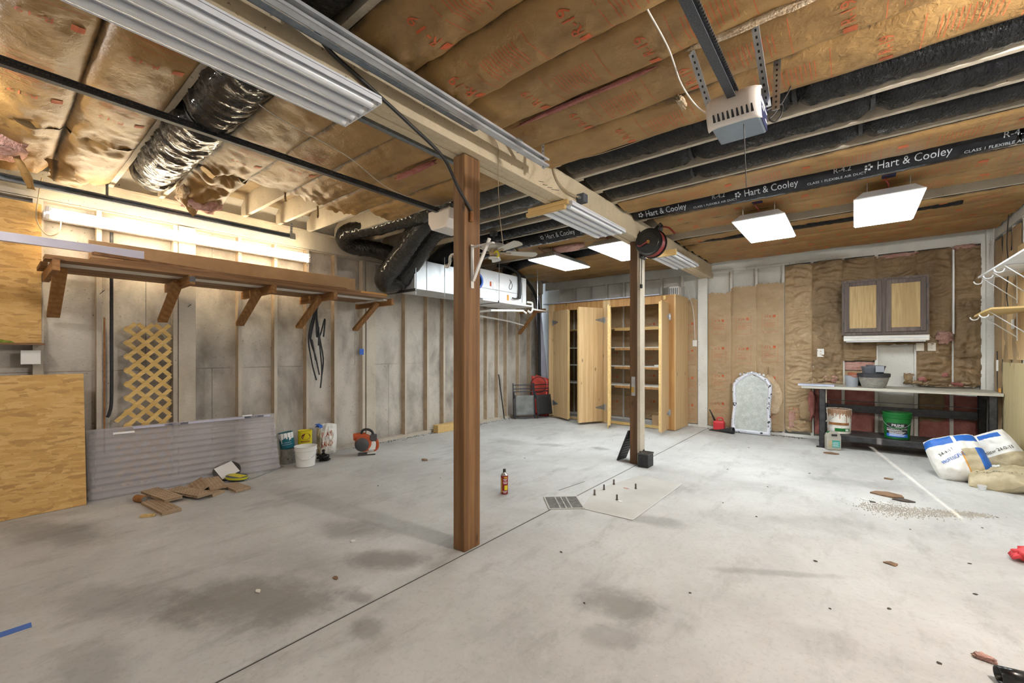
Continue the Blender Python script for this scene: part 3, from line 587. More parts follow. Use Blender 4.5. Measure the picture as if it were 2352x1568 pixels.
# opener rails with their motors
def opener(x, y, z, rail_m, label):
    t = thing('garage_door_opener', (x, y, z), label, 'door opener')
    MB().box(x - .02, x + .02, YF, y + .04, z + .10, z + .105).box(x - .0025, x + .0025, YF, y + .04, z + .105, z + .14).box(x - .02, x + .02, YF, y + .04, z + .14, z + .145).build('rail', rail_m, t)
    mb = MB(); k = int((y - YF) / .02)
    for i in range(k): mb.box(x + .026, x + .034, YF + i * .02, YF + i * .02 + .012, z + .118, z + .128)
    stuff(mb.build('chain', 'steel_dark', t))
    return t
o2 = opener(-.485, 2.40, 2.60, 'track_dark', 'white and grey garage door opener hanging beside the black ducts')
B = MB().box(-.60, -.37, 2.44, 2.68, 2.60, 2.725).build('motor_housing', 'opener_grey', o2, bevel=.01)
MB().box(-.371, -.366, 2.45, 2.67, 2.605, 2.72).build('side_panel', 'navy', o2, bevel=.002)
lp = MB()
for z, y0, y1 in ((2.70, 2.47, 2.6), (2.685, 2.47, 2.65), (2.665, 2.5, 2.56), (2.64, 2.6, 2.65)): lp.box(-.3658, -.3652, y0, y1, z - .004, z + .004)
lp.build('panel_print', 'white_print', o2)
prof = [(2.44, 2.74), (2.41, 2.738), (2.39, 2.71), (2.385, 2.67), (2.395, 2.635), (2.42, 2.598), (2.44, 2.592)]
cv = MB().grid(10, len(prof) - 1, lambda a, b: Vector((-.612 + .252 * a, prof[int(round(b * 6))][0] + .03 * (abs(2 * a - 1) ** 6), prof[int(round(b * 6))][1]))).build('light_cover', 'opener_white', o2, smooth=True, solid=.004)
sl = MB()
for i in range(9): sl.add([(-.575 + i * .022 + d, y, z) for d, y, z in ((0, 2.3865, 2.640), (.007, 2.3865, 2.640), (.012, 2.4075, 2.607), (-.001, 2.4075, 2.607))], [(0, 1, 2, 3)])
sl.build('vent_slot', 'black_print', cv)
strap(o2, (-.355, 2.60, 2.70), (-.38, 2.36, 3.03), .036, face=(.3, 1, 0)); strap(o2, (-.615, 2.60, 2.70), (-.68, 2.36, 3.03), .036, face=(.3, 1, 0)); strap(o2, (-.33, 2.7, 2.72), (-.33, 2.76, 3.04), .036, face=(0, 1, 0))
MB().tube(smooth_path([(-.45, 2.5, 2.6), (-.452, 2.55, 2.45), (-.455, 2.6, 2.3)]), .0025, 5).build('pull_cord', 'cable_black', o2)
o1 = opener(-3.40, 3.0, 2.77, 'track_dark', 'white garage door opener motor partly hidden by the near post')
MB().prism([(-3.55, 2.78), (-3.50, 2.70), (-3.28, 2.70), (-3.22, 2.78), (-3.22, 2.90), (-3.55, 2.90)], 0, .30, Matrix(((1, 0, 0, 0), (0, 0, 1, 2.98), (0, 1, 0, 0), (0, 0, 0, 1)))).build('motor_housing', 'opener_white', o1, bevel=.012)
MB().tube(smooth_path([(-3.3, 2.98, 2.9), (-3.25, 2.94, 2.88), (-3.2, 2.95, 2.9), (-3.22, 3.0, 2.93)]), .005, 6).build('power_cord', 'cable_black', o1)
strap(o1, (-3.5, 3.1, 2.9), (-3.5, 3.12, 3.04)); strap(o1, (-3.27, 3.1, 2.9), (-3.27, 3.12, 3.04))
MB().tube([(-3.36, 3.2, 2.70), (-3.36, 3.2, 2.5)], .002, 5).build('pull_cord', 'cable_tan', o1)
# socket strip on the joist beside the opener, with the opener's plug and looped cord
ss = thing('socket_strip', (-.24, 3.12, 3.0), 'white socket strip on a joist beside the garage door opener', 'socket')
MB().box(-.33, -.13, 3.085, 3.118, 3.045, 3.095).build('housing', 'ivory', ss, bevel=.004)
for i in range(3): MB().box(-.25 + i * .04, -.235 + i * .04, 3.083, 3.086, 3.06, 3.08).build('socket_face', 'white_plastic', ss)
pc = thing('power_cord', (-.29, 3.05, 2.98), 'looped black power cord plugged into the socket strip by the opener', 'cord')
MB().box(-.305, -.265, 3.045, 3.085, 3.04, 3.075).build('plug', 'black_rubber', pc, bevel=.006)
MB().tube(smooth_path([(-.285, 3.06, 3.05), (-.30, 3.03, 2.98), (-.33, 2.99, 2.90), (-.37, 2.95, 2.82), (-.39, 2.93, 2.79), (-.365, 2.94, 2.77), (-.335, 2.95, 2.80), (-.33, 2.97, 2.87), (-.36, 2.92, 2.85), (-.42, 2.85, 2.80), (-.44, 2.72, 2.72)]), .005, 6).build('cable', 'cable_black', pc, smooth=True)

# ================================================================ lights
def led(x0, y0, label, z=2.85, w=.50, l=1.10):
    t = thing('led_panel', (x0 + w / 2, y0 + l / 2, z), label, 'ceiling light', 'led panels')
    a = .07
    vs = [(x0, y0, z), (x0 + w, y0, z), (x0 + w, y0 + l, z), (x0, y0 + l, z), (x0 + a, y0 + a, z + .075), (x0 + w - a, y0 + a, z + .075), (x0 + w - a, y0 + l - a, z + .075), (x0 + a, y0 + l - a, z + .075)]
    MB().add(vs, [(0, 1, 5, 4), (1, 2, 6, 5), (2, 3, 7, 6), (3, 0, 4, 7), (4, 5, 6, 7)]).build('housing', 'galv_plain', t)
    f = MB().box(x0, x0 + .014, y0, y0 + l, z - .006, z + .004).box(x0 + w - .014, x0 + w, y0, y0 + l, z - .006, z + .004).box(x0 + .014, x0 + w - .014, y0, y0 + .014, z - .006, z + .004).box(x0 + .014, x0 + w - .014, y0 + l - .014, y0 + l, z - .006, z + .004)
    f.build('frame', 'white_metal', t)
    MB().box(x0 + .014, x0 + w - .014, y0 + .014, y0 + l - .014, z - .016, z + .002).build('diffuser', 'led', t)
    for i, (x, y) in enumerate(((x0 + a + .03, y0 + a), (x0 + w - a - .03, y0 + a), (x0 + a + .03, y0 + l - a), (x0 + w - a - .03, y0 + l - a))):
        MB().tube([(x, y, z + .07), (x, y, ZJ)], .003, 5).build('hanging_wire', 'galv', t)
    MB().tube(smooth_path([(x0 + w * .5, y0 + .25, z + .07), (x0 + w * .5, y0 + .05, z + .1), (x0 + w * .45, y0 - .02, z + .14), (x0 + w * .5, y0 + .02, ZJ)]), .006, 6).build('supply_cord', 'hose_red', t, smooth=True)
    MB().box(x0 + w * .5 - .05, x0 + w * .5 + .05, y0 - .03, y0 + .05, ZJ - .03, ZJ + .02).build('junction_box', 'navy', t, bevel=.006)
    return t
led(-1.055, 5.20, 'bright LED ceiling panel hanging over the spot before the silver mirror')
led(.0, 5.18, 'bright LED ceiling panel nearest the right wall, in front of the wall cabinet')
led(-2.84, 5.18, 'bright LED ceiling panel just behind the far post and hose reel')
led(-3.95, 5.30, 'bright LED ceiling panel beside the ceiling fan and air handler')

def tube_fixture(x, y0, y1, z, label, w=.37, on=False):
    t = thing('fluorescent_fixture', (x, y0, z), label, 'light fixture', 'unlit four-tube fixtures under the beam')
    n = 4; prof = []
    for i in range(n):                                   # corrugated reflector pan with a trough for each tube
        c = x - w / 2 + w * (i + .5) / n; h = w / n / 2
        prof += [(c - h, z), (c - h * .55, z + .026), (c + h * .55, z + .026)]
    prof.append((x + w / 2, z))
    MB().grid(len(prof) - 1, 1, lambda a, b: Vector((prof[int(round(a * (len(prof) - 1)))][0], y0 + (y1 - y0) * b, prof[int(round(a * (len(prof) - 1)))][1]))).build('reflector', 'fixture_white', t, solid=.002)
    MB().box(x - w / 2 - .003, x - w / 2, y0, y1, z - .003, z + .022).box(x + w / 2, x + w / 2 + .003, y0, y1, z - .003, z + .022).box(x - w / 2, x + w / 2, y0, y1, z + .027, z + .038).build('housing', 'fixture_white', t)
    for y in (y0, y1 - .004): MB().box(x - w / 2, x + w / 2, y, y + .004, z - .004, z + .028).build('end_plate', 'fixture_white', t)
    for i in range(n):
        c = x - w / 2 + w * (i + .5) / n
        MB().tube([(c, y0 + .03, z - .002), (c, y1 - .03, z - .002)], .0185, 14).build('fluorescent_tube', 'tube_off', t, smooth=True, angle=40)
        for y in (y0 + .018, y1 - .018): MB().box(c - .012, c + .012, y - .012, y + .012, z - .006, z + .026).build('lampholder', 'white_plastic', t)
    return t
tube_fixture(-2.19, .15, 1.36, 2.758, 'large unlit four-tube fluorescent fixture nearest the camera under the beam')
tube_fixture(-2.19, 3.37, 4.54, 2.758, 'unlit four-tube fluorescent fixture under the beam between the two posts')
tube_fixture(-2.08, 5.88, 7.03, 2.758, 'unlit four-tube fluorescent fixture under the beam behind the hose reel')
for i, (x0, x1, z, lab) in enumerate(((-2.48, -2.05, 2.715, 'lower pale wood strip screwed across the end of the middle tube fixture'), (-2.46, -2.02, 2.755, 'upper pale wood strip across the end of the middle tube fixture'))):
    tag(MB().box(x0, x1, 3.30 + i * .005, 3.345, z, z + .038).build('wood_strip', 'lumber_pale', bevel=.003), lab, 'wood strip')
tag(MB().box(-2.26, -1.86, 5.83, 5.865, 2.72, 2.80).build('wood_strip', 'lumber_pale', bevel=.003), 'pale wood cleat at the end of the tube fixture behind the hose reel', 'wood strip')
jb = thing('junction_box', (-2.02, 3.58, 2.88), 'small grey junction box on the side of the beam above the middle fixture', 'junction box')
MB().box(-2.06, -1.98, 3.54, 3.62, 2.83, 2.91).build('box', 'pot_slate', jb, bevel=.004)
MB().tube([(-2.02, 3.54, 2.865), (-2.02, 3.51, 2.868)], .014, 10).build('connector', 'galv', jb)
tag(MB().tube(smooth_path([(-2.05, 3.12, 3.03), (-2.045, 3.14, 2.97), (-2.04, 3.2, 2.91), (-2.03, 3.32, 2.865), (-2.02, 3.5, 2.865)]), .0075, 8).build('armored_cable', 'cable_tan', smooth=True), 'tan cable looping down the beam face into the grey junction box', 'cable')

# lit double strip light on the left wall
lf = thing('strip_light', (-5.7, 1.5, 2.65), 'lit double tube strip light mounted high on the left wall', 'strip light')
MB().box(-5.775, -5.66, .336, 2.72, 2.615, 2.685).build('channel', 'white_metal', lf, bevel=.003)
for z in (2.618, 2.684):
    MB().tube([(-5.625, .385, z), (-5.625, 2.675, z)], .0185, 12).build('fluorescent_tube', 'tube_on', lf, smooth=True, angle=40)
    for y in (.36, 2.70): MB().box(-5.66, -5.60, y - .012, y + .012, z - .024, z + .024).build('lampholder', 'white_plastic', lf, bevel=.003)
tag(MB().tube(smooth_path([(-5.70, .33, 2.98), (-5.74, .31, 2.8), (-5.74, .30, 2.6), (-5.70, .36, 2.47), (-5.68, .43, 2.50), (-5.70, .45, 2.62)]), .005, 6).build('supply_cable', 'cable_tan', smooth=True), 'cream cable drooping around the end of the lit strip light', 'cable')
# added bulbs out of view: one lights the beam side, one is weak fill
bh = thing('added_bulb_holder', (1.25, 2.6, 3.0), 'added ceiling bulb holder with one bare bulb, out of view near the right wall', 'ceiling light')
MB().lathe([(.055, 0), (.055, .015), (.03, .04), (.022, .04)], 20, T(1.25, 2.6, 2.985, PI)).build('base', 'white_plastic', bh, smooth=True, angle=40)
MB().lathe([(.001, 0), (.02, .006), (.03, .03), (.028, .05), (.013, .085), (.012, .1)], 20, T(1.25, 2.6, 2.85)).build('bulb', 'bulb', bh, smooth=True)
for i, (x, y, w) in enumerate(((1.25, 2.6, 1.0), (-4.0, -.35, .10))):  # added point lamps at the two unseen bulbs
    pl = bpy.data.lights.new('added_bulb_light', 'POINT'); pl.energy = BULB_W * w; pl.color = (1, .96, .92); pl.shadow_soft_size = .035
    po = bpy.data.objects.new('added_bulb_light', pl); COL.objects.link(po); po.location = (x, y, 2.86)
bh2 = thing('added_bulb_holder', (-4.0, -.35, 3.0), 'added ceiling bulb holder with one bare bulb for weak fill, out of view over the left garage door', 'ceiling light')
MB().lathe([(.055, 0), (.055, .015), (.03, .04), (.022, .04)], 20, T(-4.0, -.35, 3.035, PI)).build('base', 'white_plastic', bh2, smooth=True, angle=40)
MB().lathe([(.001, 0), (.02, .006), (.03, .03), (.028, .05), (.013, .085), (.012, .1)], 20, T(-4.0, -.35, 2.90)).build('bulb', 'bulb', bh2, smooth=True)

# ================================================================ flexible ducts
def duct(pts, r, m, label, seed=0, k=10, n=26, crumple=.06, pinch=(), name='flexible_duct', group=None, flat_=1):
    P = smooth_path(pts, k); Q = [P[0]]
    L = 0; S = [0.]
    for a, b in zip(P, P[1:]): L += (b - a).length; S.append(L)
    cnt = max(20, int(L / .02)); out = []; j = 0
    for i in range(cnt + 1):
        s = L * i / cnt
        while j < len(S) - 2 and S[j + 1] < s: j += 1
        out.append(P[j].lerp(P[j + 1], (s - S[j]) / max(1e-6, S[j + 1] - S[j])))
    base = MB(); rr = []
    for i in range(cnt + 1):
        s = i / cnt; d = min([abs(s - q) * L for q in pinch] + [9])
        rr.append(r * (1 + .008 * math.sin(i * 1.5) + .03 * nz(i * .3, seed)) * (1 - .35 * math.exp(-(d / .05) ** 2)))
    base.tube(out, rr, n); vs = []
    for i, v in enumerate(base.v):
        ring = i // n; c = out[min(ring, cnt)]; d = Vector(v) - c
        d.y *= flat_; vs.append(tuple(c + d * (1 + crumple * nz(v[0] * 7 + seed, v[1] * 9, v[2] * 9) + crumple * .7 * nz(v[0] * 24, v[1] * 6 + seed, v[2] * 6) + crumple * .6 * nz(v[0] * 38, v[1] * 30 + seed, v[2] * 30))))
    base.v = vs; o = base.build(name, m, smooth=True); tag(o, label, 'duct', group)
    if pinch:
        for q in pinch:
            i = max(1, min(cnt - 1, int(q * cnt))); d = (out[i + 1] - out[i - 1]).normalized()
            MB().tube([out[i] - d * .012, out[i] + d * .012], r * .8, n).build('strap_band', 'black_rubber', o, smooth=True, angle=40)
    return o
def yc(k): return (J(k) + J(k + 1)) / 2
G = 'black flexible ducts in the joist bays'
duct([(-2.0, yc(7), 3.155), (-.9, yc(7), 3.14), (.3, yc(7), 3.14), (1.4, yc(7), 3.15)], .128, flat_=1.28, m='duct_black', label='glossy black flexible duct in the first bay behind the garage door opener', seed=1, pinch=(.46, .5, .93), group=G)
duct([(-2.0, yc(8), 3.155), (-.9, yc(8), 3.14), (.3, yc(8), 3.14), (1.4, yc(8), 3.15)], .128, flat_=1.28, m='duct_black', label='black flexible duct in the middle one of the three neighbouring duct bays', seed=2, pinch=(.28, .62, .86), group=G)
duct([(-2.0, yc(9), 3.155), (-.9, yc(9), 3.14), (.3, yc(9), 3.14), (1.4, yc(9), 3.15)], .128, flat_=1.28, m='duct_black', label='black flexible duct in the third bay, next to the kraft paper bay', seed=3, pinch=(.25, .6, .88), group=G)
def print_duct(o, pts, y, z, r, x0, x1, step=1.02):
    def f(u, v):
        a = math.radians(-142) - v / r; return Vector((u, y + (r + .006) * math.cos(a), z + (r + .006) * math.sin(a)))
    mb = MB(); x = x0
    while x < x1:
        put_text(mb, 'Hart & Cooley', f, x, .0, .095, 0, .8)
        for q in range(5):
            a = q * 1.257; put_rect(mb, f, x - .06 + .02 * math.cos(a) - .008, x - .06 + .02 * math.cos(a) + .008, .02 * math.sin(a) - .008, .02 * math.sin(a) + .008, 1, 1)
        put_text(mb, 'R-4.2', f, x + .72, .03, .06, 0); put_text(mb, 'CLASS 1 FLEXIBLE AIR DUCT', f, x + .52, -.04, .034, 0)
        x += step
    stuff(mb.build('printed_text', 'grey_print', o))
hc = duct([(-2.05, yc(11), 3.12), (-.8, yc(11), 3.09), (.4, yc(11), 3.09), (.95, yc(11), 3.12)], .13, 'duct_print', 'black flexible duct with white brand lettering crossing the right half of the ceiling', 4, crumple=.02, group=G)
print_duct(hc, None, yc(11), 3.094, .132, -1.88, .6)
duct([(.98, yc(11), 3.10), (1.4, yc(11) + .02, 3.11)], .11, 'duct_print', 'short black duct stub at the right end of the lettered duct', 5, crumple=.03, group=G)
duct([(-2.0, yc(15) + .05, 3.10), (-1.2, yc(15), 3.05), (-.3, yc(15), 3.05), (.9, yc(15), 3.05)], .075, 'duct_black', 'thin black duct running behind the LED panels on the right', 6, crumple=.05, group=G)
# left half
duct([(-2.28, yc(7), 3.15), (-3.4, yc(7), 3.12), (-4.7, yc(7) - .02, 3.10), (-5.3, 3.22, 3.09), (-5.52, 3.16, 3.04), (-5.6, 3.25, 2.94), (-5.52, 3.52, 2.92), (-5.35, 3.85, 2.86), (-5.2, 4.2, 2.72)], .12, 'duct_shiny', 'shiny black duct with an elbow turning down against the left wall', 7, crumple=.09, group=G)
duct([(-2.28, yc(8), 3.15), (-3.3, yc(8), 3.14), (-3.95, 3.70, 3.14), (-4.25, 3.62, 3.13), (-4.42, 3.56, 3.02), (-4.75, 3.53, 2.73), (-5.06, 3.50, 2.46), (-5.14, 3.56, 2.38), (-5.12, 3.72, 2.41), (-5.12, 3.84, 2.48)], .135, 'duct_shiny', 'fat shiny black duct dropping diagonally to the near end of the metal plenum', 8, crumple=.07, pinch=(.36,), group=G)
duct([(-2.28, yc(9), 3.15), (-4.1, yc(9), 3.14), (-4.48, 3.97, 3.10), (-4.64, 3.89, 2.95), (-4.86, 3.83, 2.68), (-5.0, 3.78, 2.50), (-5.03, 3.86, 2.46)], .115, 'duct_shiny', 'second shiny black duct dropping to the plenum just right of the fat one', 9, crumple=.08, group=G)
duct([(-2.28, yc(10), 3.15), (-3.9, yc(10), 3.10), (-4.7, 4.45, 2.96), (-5.05, 4.4, 2.80), (-5.1, 4.4, 2.68)], .13, 'duct_black', 'black duct curving down onto the top of the metal plenum', 10, crumple=.08, group=G)
hl = duct([(-2.28, yc(11), 3.09), (-3.2, yc(11), 3.06), (-3.9, yc(11), 3.06), (-4.7, 4.85, 2.95), (-5.1, 4.8, 2.70)], .135, 'duct_print', 'black lettered duct above the ceiling fan on the left side of the beam', 11, crumple=.03, group=G)
print_duct(hl, None, yc(11), 3.07, .137, -3.28, -2.6, 1.4)
duct([(-2.4, yc(14), 3.10), (-3.6, yc(14), 3.06), (-4.6, yc(14), 3.05), (-5.2, 6.3, 2.95)], .10, 'duct_black', 'black duct in the bay above the LED panel by the air handler', 12, crumple=.05, group=G)
duct([(-2.2, yc(1), 3.12), (-2.9, yc(1), 3.06), (-3.6, yc(1), 3.05), (-4.3, yc(1), 3.05), (-4.8, yc(1) + .01, 3.07), (-5.15, yc(1) + .05, 3.10), (-5.35, yc(1) + .06, 3.16)], .165, 'duct_shiny', 'large silvery black duct in an open bay above the left door track', 13, crumple=.09, pinch=(.40, .88), group=G)
duct([(-2.1, yc(1), 3.13), (-1.0, yc(1), 3.12), (1.3, yc(1), 3.12)], .14, 'duct_black', 'dark duct in the open bay above the galvanised door track', 14, group=G)

# ================================================================ air handler
ah = thing('air_handler', (-5.1, 5.2, 2.31), 'white horizontal air handler with bright sheet metal plenum hung near the left wall', 'air handler')
MB().box(-5.40, -4.85, 3.83, 4.62, 2.31, 2.735).build('plenum', 'galv_plain', ah, bevel=.003)
MB().box(-5.40, -4.85, 4.64, 5.16, 2.31, 2.74).build('plenum', 'galv_plain', ah, bevel=.003)
for y in (3.86, 4.05, 4.60, 4.66, 5.1): MB().box(-4.851, -4.842, y, y + .02, 2.31, 2.735).build('seam_flange', 'galv', ah)
bd = MB().box(-5.42, -4.845, 5.18, 6.46, 2.315, 2.81).build('cabinet', 'white_metal', ah, bevel=.008)
MB().box(-4.844, -4.838, 6.32, 6.325, 2.34, 2.79).box(-4.844, -4.838, 5.2, 6.32, 2.49, 2.493).build('panel_seam', 'dark_grey', bd)
MB().box(-4.845, -4.84, 5.42, 5.46, 2.54, 2.62).build('brand_badge', 'red_print_pale', bd, bevel=.002)
MB().box(-4.845, -4.84, 5.5, 5.78, 2.50, 2.62).build('rating_label', 'white_print', bd)
MB().box(-4.845, -4.84, 5.88, 5.93, 2.34, 2.44).build('warning_label', 'orange', bd)
MB().tube(smooth_path([(-4.838, 5.95, 2.72), (-4.836, 6.02, 2.64), (-4.836, 6.0, 2.56), (-4.836, 5.95, 2.55), (-4.836, 5.94, 2.6), (-4.836, 6.0, 2.7)]), .004, 6).build('looped_wire', 'cable_black', bd)
MB().box(-5.44, -4.80, 5.2, 6.62, 2.275, 2.305).build('drain_pan', 'white_metal', ah, bevel=.004)
MB().lathe([(.135, 0), (.135, .02), (.10, .022), (.10, 0)], 28, T(-4.845, 5.10, 2.59, 0, PI / 2)).build('blue_collar', 'blue_plastic', ah, smooth=True, angle=40)
MB().tube(smooth_path([(-4.80, 6.18, 2.40), (-4.80, 6.2, 2.5), (-4.80, 6.2, 2.7), (-4.82, 6.18, 2.85), (-4.95, 6.05, 2.97), (-5.1, 5.9, 3.0)]), .032, 10).build('insulated_line', 'black_rubber', ah, smooth=True)
MB().tube([(-4.80, 6.18, 2.40), (-4.80, 6.05, 2.385), (-4.80, 5.98, 2.39)], .012, 8).build('refrigerant_line', 'steel_dark', ah)
MB().tube(smooth_path([(-4.82, 6.46, 2.36), (-4.82, 6.6, 2.36), (-4.82, 6.62, 2.32), (-4.82, 6.62, 2.22), (-4.82, 6.55, 2.17), (-4.82, 6.48, 2.2)], 4), .02, 10).build('condensate_trap', 'white_plastic', ah, smooth=True)
MB().tube([(-4.82, 6.62, 2.24), (-4.85, 7.2, 2.24)], .016, 8).build('condensate_pipe', 'white_plastic', ah, smooth=True)
MB().tube([(-5.35, 5.6, 2.14), (-5.0, 5.62, 2.15), (-4.84, 6.35, 2.19), (-4.84, 6.45, 2.15)], .02, 8).build('conduit', 'white_plastic', ah)
MB().tube([(-5.4, 5.62, 2.09), (-5.62, 6.9, 2.06), (-5.62, 7.4, 2.0)], .016, 8).build('conduit', 'white_plastic', ah)
for y in (3.80, 5.60): MB().box(-5.48, -4.78, y - .015, y + .015, 2.268, 2.275).box(-5.48, -4.78, y - .015, y - .012, 2.275, 2.305).build('support_angle', 'steel_dark', ah)
for x, y in ((-4.79, 3.80), (-4.79, 5.60), (-4.79, 6.75), (-4.80, 4.35)): MB().tube([(x, y, 2.22), (x, y, 3.1)], .006, 6).build('threaded_rod', 'galv', ah)
tag(MB().tube(smooth_path([(-5.15, 6.5, 3.0), (-5.3, 7.0, 2.93), (-5.5, 7.6, 2.75), (-5.62, 7.95, 2.45), (-5.64, 8.0, 2.0), (-5.64, 8.02, 1.3), (-5.63, 8.0, .4)]), .035, 10).build('insulated_pipe', 'black_rubber', smooth=True), 'thick black insulated pipe curving down into the far left corner', 'pipe')

# ceiling fan, blades on, shade missing
fan = thing('ceiling_fan', (-3.80, 4.33, 3.04), 'white ceiling fan with bare motor hanging left of the middle tube fixture', 'ceiling fan')
MB().lathe([(.055, .0), (.05, -.05), (.02, -.06), (.014, -.06), (.014, -.13), (.05, -.135), (.055, -.155), (.03, -.16)], 24, T(-3.80, 4.33, 3.04)).build('canopy_and_rod', 'steel_dark', fan, smooth=True, angle=40)
MB().lathe([(.03, .0), (.12, -.01), (.165, -.035), (.17, -.065), (.12, -.08), (.05, -.085)], 28, T(-3.80, 4.33, 2.885)).build('motor_housing', 'fan_white', fan, smooth=True, angle=40)
MB().lathe([(.05, .0), (.06, -.02), (.055, -.09), (.03, -.1)], 20, T(-3.80, 4.33, 2.80)).build('switch_housing', 'fan_tan', fan, smooth=True, angle=40)
MB().lathe([(.02, .0), (.075, -.01), (.07, -.025), (.02, -.03)], 20, T(-3.80, 4.33, 2.70)).build('bottom_plate', 'fan_white', fan, smooth=True, angle=40)
MB().tube(smooth_path([(-3.76, 4.3, 2.74), (-3.7, 4.28, 2.75), (-3.68, 4.3, 2.70), (-3.73, 4.32, 2.69)]), .012, 6).build('loose_wire', 'yellow_print', fan)
for i in range(5):
    M_ = T(-3.80, 4.33, 2.765, 0, 0, math.radians(55 + 72 * i)) @ Matrix.Rotation(-.24, 4, 'X')
    bl = MB().prism([(.17, -.05), (.58, -.07), (.62, -.03), (.62, .03), (.58, .07), (.17, .05)], -.004, .004, M_).build('fan_blade', 'fan_white', fan, bevel=.002)
    MB().box(.05, .24, -.018, .018, -.012, -.004, M_).build('blade_iron', 'fan_tan', bl)
# hose reel
rl = thing('hose_reel', (-1.90, 5.10, 2.72), 'round black air hose reel with red hose on the far post', 'hose reel')
RM = frame((-1.915, 5.06, 2.728), (1, 0, 0), (0, 0, 1))           # local z = -y (towards viewer)
for nm, z0, z1, r in (('flange', .055, .068, .165), ('flange', -.075, -.06, .175)):
    MB().lathe([(.002, z0), (r * .72, z0), (r * .76, z0 - .006), (r * .95, z0 - .004), (r, z0), (r, z1), (r * .95, z1 + .003), (r * .76, z1 + .002), (r * .72, z1 + .008), (.002, z1 + .008)], 40, RM, False).build(nm, 'black_gloss', rl, smooth=True, angle=35)
for i in range(4): MB().tube([RM @ Vector((.148 * math.cos(a), .148 * math.sin(a), -.045 + i * .03)) for a in [2 * PI * j / 36 for j in range(37)]], .013, 8, False).build('hose_coil', 'hose_red', rl, smooth=True)
MB().lathe([(.05, -.1), (.05, .055)], 20, RM).build('hub', 'black_gloss', rl, smooth=True, angle=40)
MB().lathe([(.022, .07), (.022, .085), (.012, .085), (.012, .10)], 6, RM).build('swivel_nut', 'brass', rl)
MB().tube(smooth_path([RM @ Vector(v) for v in ((0, 0, .095), (-.04, -.02, .10), (-.10, -.04, .09), (-.14, -.01, .06), (-.145, .04, .03))]), .009, 8).build('feed_hose', 'hose_red', rl, smooth=True)
MB().box(-2.08, -1.93, 5.13, 5.15, 2.60, 2.70).box(-2.08, -2.06, 5.10, 5.28, 2.58, 2.72).build('mount_bracket', 'steel_black', rl, bevel=.003)
ga = MB().bar(RM @ Vector((.05, .12, .02)), RM @ Vector((.15, .19, .02)), .05, .06).build('guide_arm', 'black_gloss', rl, bevel=.004)
for z in (-.02, .02): MB().tube([RM @ Vector((.13, .16 + z, -.02)), RM @ Vector((.13, .16 + z, .07))], .016, 10).build('guide_roller', 'steel_dark', ga, smooth=True, angle=40)
MB().tube(smooth_path([RM @ Vector(v) for v in ((.05, .155, .02), (.14, .165, .02), (.22, .14, .03), (.28, .08, .04), (.30, .05, .04))]), .010, 8).build('hose_end', 'hose_red', rl, smooth=True)
cdr = thing('extension_cord', (-2.05, 5.12, 2.4), 'black cord with a plug dangling down the far post under the hose reel', 'cord')
MB().tube(smooth_path([(-2.05, 5.12, 2.58), (-2.05, 5.11, 2.4), (-2.052, 5.11, 2.25)]), .006, 6).build('cable', 'cable_black', cdr)
MB().box(-2.066, -2.038, 5.095, 5.125, 2.20, 2.25).build('plug', 'black_rubber', cdr, bevel=.006)
tag(MB().tube(smooth_path([(-2.19, 5.10, 2.86), (-2.17, 5.08, 2.93), (-2.10, 5.08, 2.94), (-2.06, 5.08, 2.88), (-2.06, 5.08, 2.80)]) + smooth_path([(-2.06, 5.08, 2.80), (-2.03, 5.08, 2.72), (-2.0, 5.1, 2.70)]), .011, 8).build('air_hose', 'black_rubber', smooth=True), 'short looped black air hose feeding the hose reel', 'hose')
# cables on and around the beam
tag(MB().tube(smooth_path([(-1.93, .93, 2.93), (-2.02, 1.06, 2.90), (-2.04, 1.28, 2.845), (-2.05, 1.58, 2.755), (-2.06, 1.85, 2.66), (-2.10, 2.02, 2.53), (-2.112, 2.12, 2.45), (-2.112, 2.17, 2.40)]), .011, 8).build('thick_cable', 'cable_black', smooth=True), 'thick black cable bowing along the beam down to the near post', 'cable')
tag(MB().tube([(-2.112, 2.165, 2.33), (-2.112, 2.168, 2.40)], .014, 8).build('cable_clamp', 'rust', smooth=True), 'rusty pipe end clamping the thick black cable to the near post', 'clamp')
tag(MB().tube(smooth_path([(-2.055, 2.26, 2.99), (-2.05, 2.38, 2.93), (-2.05, 2.385, 2.7), (-2.05, 2.40, 2.45), (-2.05, 2.44, 2.22)]), .003, 5).build('thin_wire', 'cable_tan'), 'thin brown wire dangling from the beam beside the near post', 'wire')
nl = MB()
for y, z, d in ((2.62, 2.97, .04), (2.92, 2.84, .03), (2.98, 2.83, .04), (3.05, 2.83, .04), (3.11, 2.83, .04), (3.16, 2.84, .04), (2.42, 2.98, .05)): nl.tube([(-2.06, y, z), (-2.02, y + .015, z - .012)], .002, 5)
nl.build('bent_nail', 'steel_dark', beam)
tag(MB().tube(smooth_path([(-.73, 1.7, 2.98), (-.735, 1.9, 2.97), (-.74, 2.2, 2.96), (-.78, 2.55, 2.96), (-.74, 2.75, 2.90), (-.6, 2.62, 2.73)]), .0045, 8).build('grey_cable', 'cable_white', smooth=True), 'pale cable running along the insulation to the white and grey opener', 'cable')
tag(MB().tube(smooth_path([(-2.75, .78, 2.97), (-2.95, 1.2, 2.95), (-3.13, 1.8, 2.96), (-3.35, 2.35, 2.92), (-3.4, 2.96, 2.92)]), .003, 5).build('thin_wire', 'cable_white'), 'twin thin wire draped under the insulation to the left opener', 'wire')
